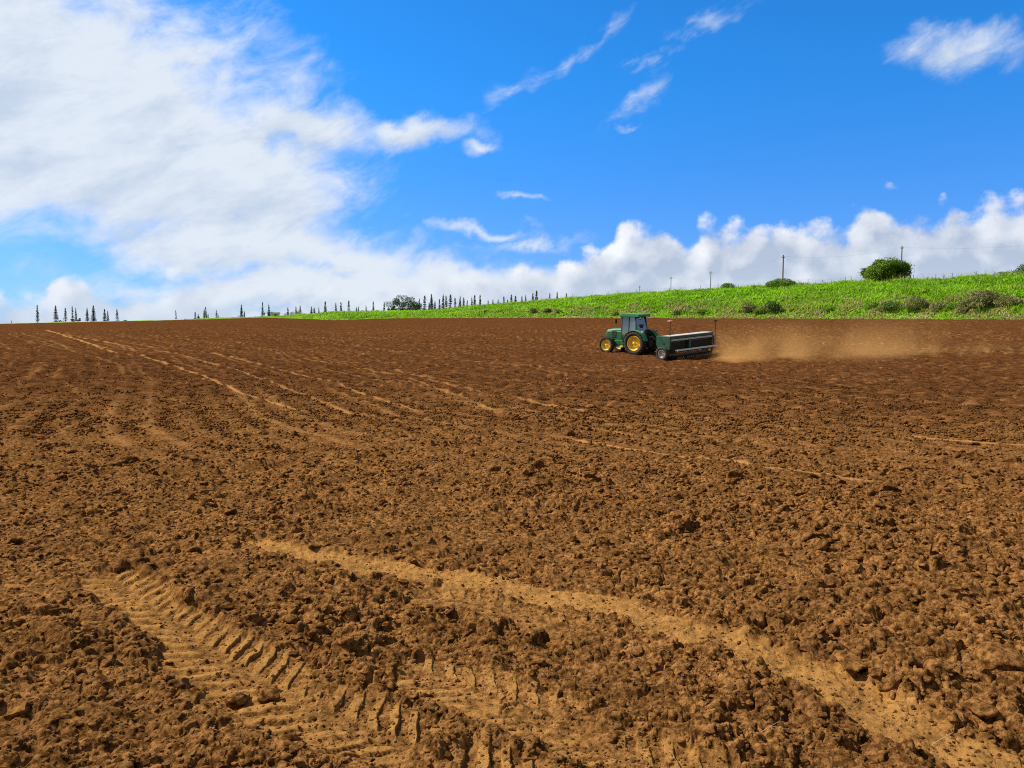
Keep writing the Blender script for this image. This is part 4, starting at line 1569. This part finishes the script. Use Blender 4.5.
# ------------------------------------------------------------------ column pines
def pine_proto(seed, open_=0.0):
    r_ = np.random.default_rng(seed)
    h = 10.0
    rt = empty('pine_tree')
    tr_ = MB().tube([(0, 0, 0), (.02, 0, 4), (r_.uniform(-.08, .08), 0, 7.5), (0, 0, h)], [.17, .13, .075, .02], 7)
    tr_.build('trunk', M['bark'], rt)
    br = MB()
    P = []
    z = .7
    while z < h - .15:
        rel_ = z / h
        ln = (1.30 * (1 - rel_) ** .8 + .16) * r_.uniform(.8, 1.15)
        nb = 6 if rel_ < .8 else 4
        if r_.uniform() > open_ * (1 - rel_):
            a0 = r_.uniform(0, 6)
            for k in range(nb):
                if r_.uniform() < .12 + open_ * .5 * (1 - rel_): continue
                a = a0 + 2 * math.pi * k / nb + r_.normal(0, .15)
                l_ = ln * r_.uniform(.7, 1.1)
                e = Vector((math.cos(a) * l_, math.sin(a) * l_, z + l_ * .18))
                br.tube([(0, 0, z), (e.x * .6, e.y * .6, z + l_ * .02), e], [.035, .025, .008], 4, False)
                m_ = max(int(24 * l_ + 4), 5)
                tt = r_.uniform(.2, 1.0, m_)
                pp = np.stack([e.x * tt, e.y * tt, z + l_ * .16 * tt ** 2], 1) + r_.normal(0, .055, (m_, 3))
                P.append(pp)
        z += r_.uniform(.24, .42) * (1.2 - .5 * rel_)
    P.append(np.stack([r_.normal(0, .05, 30), r_.normal(0, .05, 30), r_.uniform(h - 1.2, h + .15, 30)], 1))
    P = np.concatenate(P)
    V_, F_ = leaves(P, .30, r_, .4, 2.2)
    br.build('branches', M['bark'], rt)
    np_mesh('foliage', V_, [F_], M['pine'], rt, attrs={'tint': np.repeat(r_.uniform(0, 1, len(P)), 4)})
    return rt


protos = [pine_proto(900 + i, o) for i, o in enumerate((0, .15, .3, .5, .1, .4))]
used = [False] * len(protos)
ordn = ['first', 'second', 'third', 'fourth', 'fifth', 'sixth', 'seventh', 'eighth', 'ninth', 'tenth', 'eleventh', 'twelfth', 'thirteenth', 'fourteenth',
        'fifteenth', 'sixteenth', 'seventeenth', 'eighteenth', 'nineteenth', 'twentieth', 'twenty-first', 'twenty-second', 'twenty-third', 'twenty-fourth']
PINES = {
    'in the far left row above brown field': ([(11.7, 320), (37.7, 304.6), (56.2, 305.2), (65.6, 307.5), (73.4, 305.9), (76.3, 307.8), (87.6, 307.5), (93.7, 305.2), (105, 309), (108.3, 310.6), (117.4, 309)], 430),
    'of those scattered between far left row and green rise': ([(176.3, 310), (195.4, 311.8), (198.3, 313.5), (204.3, 309), (206.8, 306.8), (208.6, 313), (216.3, 310), (218.6, 313), (238.5, 314.8), (241.7, 304.2), (244.5, 311)], 430),
    'behind the green rise left of broad dark tree': ([(262.5, 302), (269.5, 304), (288.2, 307), (296.4, 306.5), (300.4, 305.2), (311.4, 306), (314.8, 307.5), (319.2, 307.5), (325.5, 301.2), (336.3, 302.4), (341.5, 301.8), (349.3, 300.2), (356.5, 307), (358.6, 306.3), (366.6, 305.2), (373.9, 301.2), (384.4, 301.4)], 440),
    'of the dense row right of broad dark tree': ([(419.4, 298.3), (424.3, 295.2), (429.2, 302), (431.6, 293.6), (434.6, 301), (440, 299), (443, 294.5), (446.5, 295.4), (450.3, 294), (455.4, 297.4), (459.8, 295.8), (463.4, 297), (467, 300), (471.9, 296.7), (474.4, 294.5), (480.1, 294.5), (488.4, 300.2), (492.6, 299), (498.2, 299), (504.3, 296.4), (507.6, 299), (511.2, 294), (515.4, 295.4)], 400),
    'of the tips over the bank near tractor': ([(521.6, 295.7), (526, 295), (533.4, 293), (536.2, 290.6), (549.5, 293), (557, 291.6), (565.5, 292.7)], 360),
}
q = 0
for where, (lst, dist_) in PINES.items():
    for i, (px, yt) in enumerate(lst):
        k = (q * 5 + (q // 6)) % len(protos)
        if used[k]:
            o = copy_tree(protos[k])
        else:
            o = protos[k]
            used[k] = True
        d = dist_ + random.uniform(-35, 45)
        x, y = polar(px, d)
        zb = zof(x, y) - .2
        hgt = max(topz(yt, d, px) - zb, 2.0)
        s = hgt / 10.1
        wx = s * random.uniform(.7, 1.2) * (1.15 if hgt < 8 else .98)
        o.location = (x, y, zb)
        o.scale = (wx, wx, s)
        o.rotation_euler = (random.uniform(-.02, .02), random.uniform(-.035, .035), random.uniform(0, 6.28))
        size = 'tall slender' if hgt > 9 else ('slender' if hgt > 6.5 else 'short')
        tag(o, '%s pine, %s from left %s' % (size, ordn[i], where), 'pine tree', 'column pines along the skyline')
        q += 1

# ------------------------------------------------------------------ poles, power lines, fence
POLES = [(781.5, 255, 168, .14, 'tall wooden utility pole above the low bush on the crest'),
         (899, 246, 190, .14, 'wooden utility pole rising behind the round tree'),
         (709.8, 271, 195, .10, 'slim utility pole on the crest above the seeder'),
         (670.3, 276.5, 215, .10, 'slim distant pole on the crest right of the cab'),
         (639.2, 285.5, 240, .09, 'short far pole on the crest above the tractor cab'),
         (1075, 238, 205, .14, 'wooden utility pole past the right end of the bank')]
tips = {}
for px, yt, d, r0, lab in POLES:
    x, y = polar(px, d)
    zb = zof(x, y) - .5
    zt = topz(yt, d, px)
    p = empty('utility_pole', (x, y, zb))
    tag(p, lab, 'pole', 'utility poles along the bank crest')
    MB().tube([(0, 0, 0), (0, 0, zt - zb)], [r0 * 1.2, r0 * .8], 10).build('post', M['wood'], p)
    ca = MB().box(-.34, .34, -.04, .04, zt - zb - .55, zt - zb - .45)
    cro = ca.build('crossarm', M['wood'], p)
    ins = MB()
    for sx_ in (-.3, .3):
        ins.tube([(sx_, 0, zt - zb - .45), (sx_, 0, zt - zb - .28)], .035, 6)
    ins.build('insulators', M['wire'], cro)
    tips[px] = Vector((x, y, zt - .3))
order = [639.2, 670.3, 709.8, 781.5, 899, 1075]
for a, b in zip(order[:-1], order[1:]):
    A0, B0 = tips[a], tips[b]
    names = {639.2: 'between the two farthest poles', 670.3: 'between the slim distant poles', 709.8: 'from the slim pole to the tall pole above the bush',
             781.5: 'from the tall pole to the one behind the round tree', 899: 'from behind the round tree to the right edge'}
    for off2, w_ in ((-.3, 'left'), (.3, 'right')):
        pts_ = []
        for k in range(15):
            t_ = k / 14
            p_ = A0.lerp(B0, t_) + Vector((off2, 0, -1.6 * 4 * t_ * (1 - t_) * .6))
            pts_.append(p_)
        mb = MB().tube(pts_, .0045, 4)
        o = mb.build('power_line', M['wire'])
        tag(o, 'thin %s power line %s' % (w_, names[a]), 'power line', 'power lines over the bank')

# wire fence along the crest
fn = empty('wire_fence')
tag(fn, 'low wire fence with thin posts along the crest of the bank', 'fence')
cols_ = np.cumsum(np.random.default_rng(4).uniform(9, 22, 34)) + 550
prev = None
wr = MB()
for i, px in enumerate(cols_):
    d = crest(px, 4)
    x, y = polar(px + random.uniform(-2, 2), d)
    z = zof(x, y)
    hp2 = 1.6 + random.uniform(-.15, .15)
    MB().tube([(x, y, z - .2), (x + random.uniform(-.04, .04), y, z + hp2)], .035, 6).build('fence_post', M['wood'], fn)
    cur = [Vector((x, y, z + hp2 * k_)) for k_ in (.35, .65, .94)]
    if prev:
        for a, b in zip(prev, cur):
            wr.tube([a, b], .008, 4, False)
    prev = cur
wr.build('wires', M['wire'], fn)

# ------------------------------------------------------------------ bank grass (countless blades)
def grass_field(n, seed, dens=1.0):
    r_ = np.random.default_rng(seed)
    pxs = r_.uniform(185, 1100, n)
    a = np.array([pix_az(float(p)) for p in np.linspace(180, 1105, 200)])
    az_ = np.interp(pxs, np.linspace(180, 1105, 200), a)
    De = np.interp(az_, AZ, E_D)
    Dt = np.interp(az_, AZ, T_D)
    t_ = r_.uniform(-.06, 1.35, n)
    t_ = np.where(t_ < 0, -.05 * r_.uniform(0, 1, n) ** 2.5, t_)
    d = De + (Dt - De) * t_
    x, y = d * np.sin(az_), d * np.cos(az_)
    z = macro(x, y) + .35 * vnoise(x, y, 7, 301) * sstep(0, 8, d - De) + .2 * vnoise(x, y, 2.6, 302) * sstep(0, 8, d - De)
    return x, y, z, d, t_, az_


def make_grass(name, n, nb, seed, hmin, hmax, label, sel_fn=None, dry_fn=None, wid=.055):
    r_ = np.random.default_rng(seed)
    x, y, z, d, t_, az_ = grass_field(n, seed)
    patch = vnoise(x, y, 5.0, 401) + .6 * vnoise(x, y, 1.9, 402)
    if sel_fn is not None:
        k = sel_fn(x, y, t_, patch, r_)
        x, y, z, d, t_, patch = x[k], y[k], z[k], d[k], t_[k], patch[k]
    n = len(x)
    hh = (hmin + (hmax - hmin) * np.clip(.5 + patch * .9 + r_.normal(0, .2, n), 0, 1)) * (.35 + .65 * sstep(-.03, .18, t_)) * (.12 + .88 * sstep(-75, -30, x))
    dry = dry_fn(x, y, t_, patch, r_) if dry_fn is not None else np.zeros(n)
    tuft_t = np.clip(.45 + patch * .8 + r_.normal(0, .22, n), 0, 1)
    X_ = np.repeat(x, nb) + r_.normal(0, .16, n * nb)
    Y_ = np.repeat(y, nb) + r_.normal(0, .16, n * nb)
    Z_ = np.repeat(z, nb) - .05
    Hh = np.repeat(hh, nb) * r_.uniform(.55, 1.1, n * nb)
    al = r_.uniform(0, 2 * np.pi, n * nb)
    lean = r_.uniform(.15, .75, n * nb) * Hh
    lx, ly = np.cos(al) * lean, np.sin(al) * lean
    wv = wid * r_.uniform(.6, 1.4, n * nb) * (1 + np.repeat(d, nb) * .003)
    be = al + np.pi / 2 + r_.normal(0, .5, n * nb)
    wx, wy = np.cos(be) * wv, np.sin(be) * wv
    B0 = np.stack([X_ - wx * .6, Y_ - wy * .6, Z_], 1)
    B1 = np.stack([X_ + wx * .6, Y_ + wy * .6, Z_], 1)
    C0 = np.stack([X_ + lx * .35 + wx, Y_ + ly * .35 + wy, Z_ + Hh * .62], 1)
    C1 = np.stack([X_ + lx * .35 - wx, Y_ + ly * .35 - wy, Z_ + Hh * .62], 1)
    T = np.stack([X_ + lx, Y_ + ly, Z_ + Hh * r_.uniform(.8, 1.0, n * nb)], 1)
    V_ = np.stack([B0, B1, C0, C1, T], 1).reshape(-1, 3)
    i = np.arange(n * nb) * 5
    Q_ = np.stack([i, i + 1, i + 2, i + 3], 1)
    T_ = np.stack([i + 3, i + 2, i + 4], 1)
    tint = np.repeat(np.clip(np.repeat(tuft_t, nb) + r_.normal(0, .15, n * nb), 0, 1), 5)
    dr = np.repeat(np.repeat(dry, nb), 5)
    o = np_mesh(name, V_, [Q_, T_], M['grass'], attrs={'tint': tint, 'dry': dr})
    tag(o, label, 'grass', kind='stuff')
    return o


def dry1(x, y, t_, patch, r_):
    foot = sstep(.72, .12, t_)
    m_ = vnoise(x, y, 3.2, 411) + .5 * vnoise(x, y, 1.0, 412)
    right = sstep(-20, 20, x) * .75 + .25
    return np.clip(sstep(-.08, .42, m_ + foot * .36 - .16) * foot * right * r_.uniform(.5, 1.1, len(x)) + (r_.uniform(0, 1, len(x)) < .02) * .6, 0, .75)


make_grass('bank_grass', 52000, 9, 71, .35, 1.15, 'tall bright green grass covering the sloping bank behind the field', dry_fn=dry1)
make_grass('grass_stalks', 9000, 2, 72, 1.2, 2.1, 'thin pale seed stalks standing above the grass on the crest',
           sel_fn=lambda x, y, t_, p, r_: (t_ > .86) & (t_ < 1.15) & (x > -25), dry_fn=lambda x, y, t_, p, r_: np.full(len(x), .75), wid=.012)
# small pale stones and bare spots along the bank foot
xr, yr = [], []
r_ = np.random.default_rng(8)
Vs, Fs, o_ = [], [], 0
for i in range(420):
    px = r_.uniform(560, 1090)
    a = pix_az(px)
    d = float(np.interp(a, AZ, E_D)) + abs(r_.normal(0.3, 1.4))
    x, y = d * math.sin(a), d * math.cos(a)
    s = r_.uniform(.08, .30)
    v = shapes1[i % 14] * s + np.array([x, y, zof(x, y) + s * .1])
    Vs.append(v)
    Fs.append(f1_ + o_)
    o_ += len(v)
o = np_mesh('bank_rubble', np.concatenate(Vs), [np.concatenate(Fs)], M['steel'], smooth=True)
m, t, out = new_mat('pale_rubble')
b = t.node('ShaderNodeBsdfPrincipled')
t.put(b.inputs['Base Color'], t.mix(t.noise(t.node('ShaderNodeNewGeometry').outputs['Position'], 3, 4), (0.16, 0.12, 0.09), (0.42, 0.37, 0.33)))
b.inputs['Roughness'].default_value = .9
t.l.new(b.outputs[0], out.inputs[0])
o.data.materials[0] = m
tag(o, 'greyish stones and rubble along the foot of the grass bank', 'rubble', kind='stuff')

# ------------------------------------------------------------------ dust raised by the seeder
m, t, out = new_mat('dust_volume')
tcn = t.node('ShaderNodeTexCoord').outputs['Object']
s3 = t.node('ShaderNodeSeparateXYZ')
t.l.new(tcn, s3.inputs[0])
# x: 0 at the seeder to 1 at the tail; y: across; z: up  (object is scaled)
n = t.noise(tcn, 0.30, 5, 0.62, 0.8)
n2 = t.noise(tcn, 0.13, 2, 0.5)
along = t.math('ADD', t.smooth(s3.outputs['X'], 0.5, 7.5, 2.4, .5), t.math('MULTIPLY', t.smooth(s3.outputs['X'], 8, 34, 0, 1), -.28))
across = t.math('POWER', t.math('SUBTRACT', 1.0, t.math('POWER', t.math('ABSOLUTE', t.math('DIVIDE', s3.outputs['Y'], 5.0)), 2.0), clamp=True), 1.0)
lift = t.math('MULTIPLY_ADD', s3.outputs['X'], 0.05, 0.75)
hgt = t.math('EXPONENT', t.math('MULTIPLY', t.math('DIVIDE', s3.outputs['Z'], lift), -1.15))
start = t.smooth(s3.outputs['X'], -.5, 1.2)
den = t.math('MULTIPLY', t.math('MULTIPLY', t.math('MULTIPLY', along, across), hgt), start)
den = t.math('MULTIPLY', den, t.smooth(t.math('ADD', n, t.math('MULTIPLY_ADD', n2, .6, -.3)), 0.42, 0.72))
topf = t.smooth(s3.outputs['Z'], 3.45, 1.0)
endf = t.smooth(s3.outputs['X'], 36, 12)
den = t.math('MULTIPLY', t.math('MULTIPLY', den, topf), endf)
pv = t.node('ShaderNodeVolumePrincipled')
pv.inputs['Color'].default_value = (0.88, 0.50, 0.17, 1)
t.put(pv.inputs['Density'], t.math('MULTIPLY', den, 0.44))
t.l.new(pv.outputs[0], out.inputs['Volume'])
dv_ = MB().box(-.5, 36, -5, 5, -.6, 3.5).build('dust_cloud', m)
dv_.location = (13.4, 51.6, zof(13.4, 51.6) + .02)
dv_.rotation_euler = (0, R(-1.2), R(-2))
tag(dv_, 'tan dust cloud drifting low behind the seed drill', 'dust', kind='stuff')
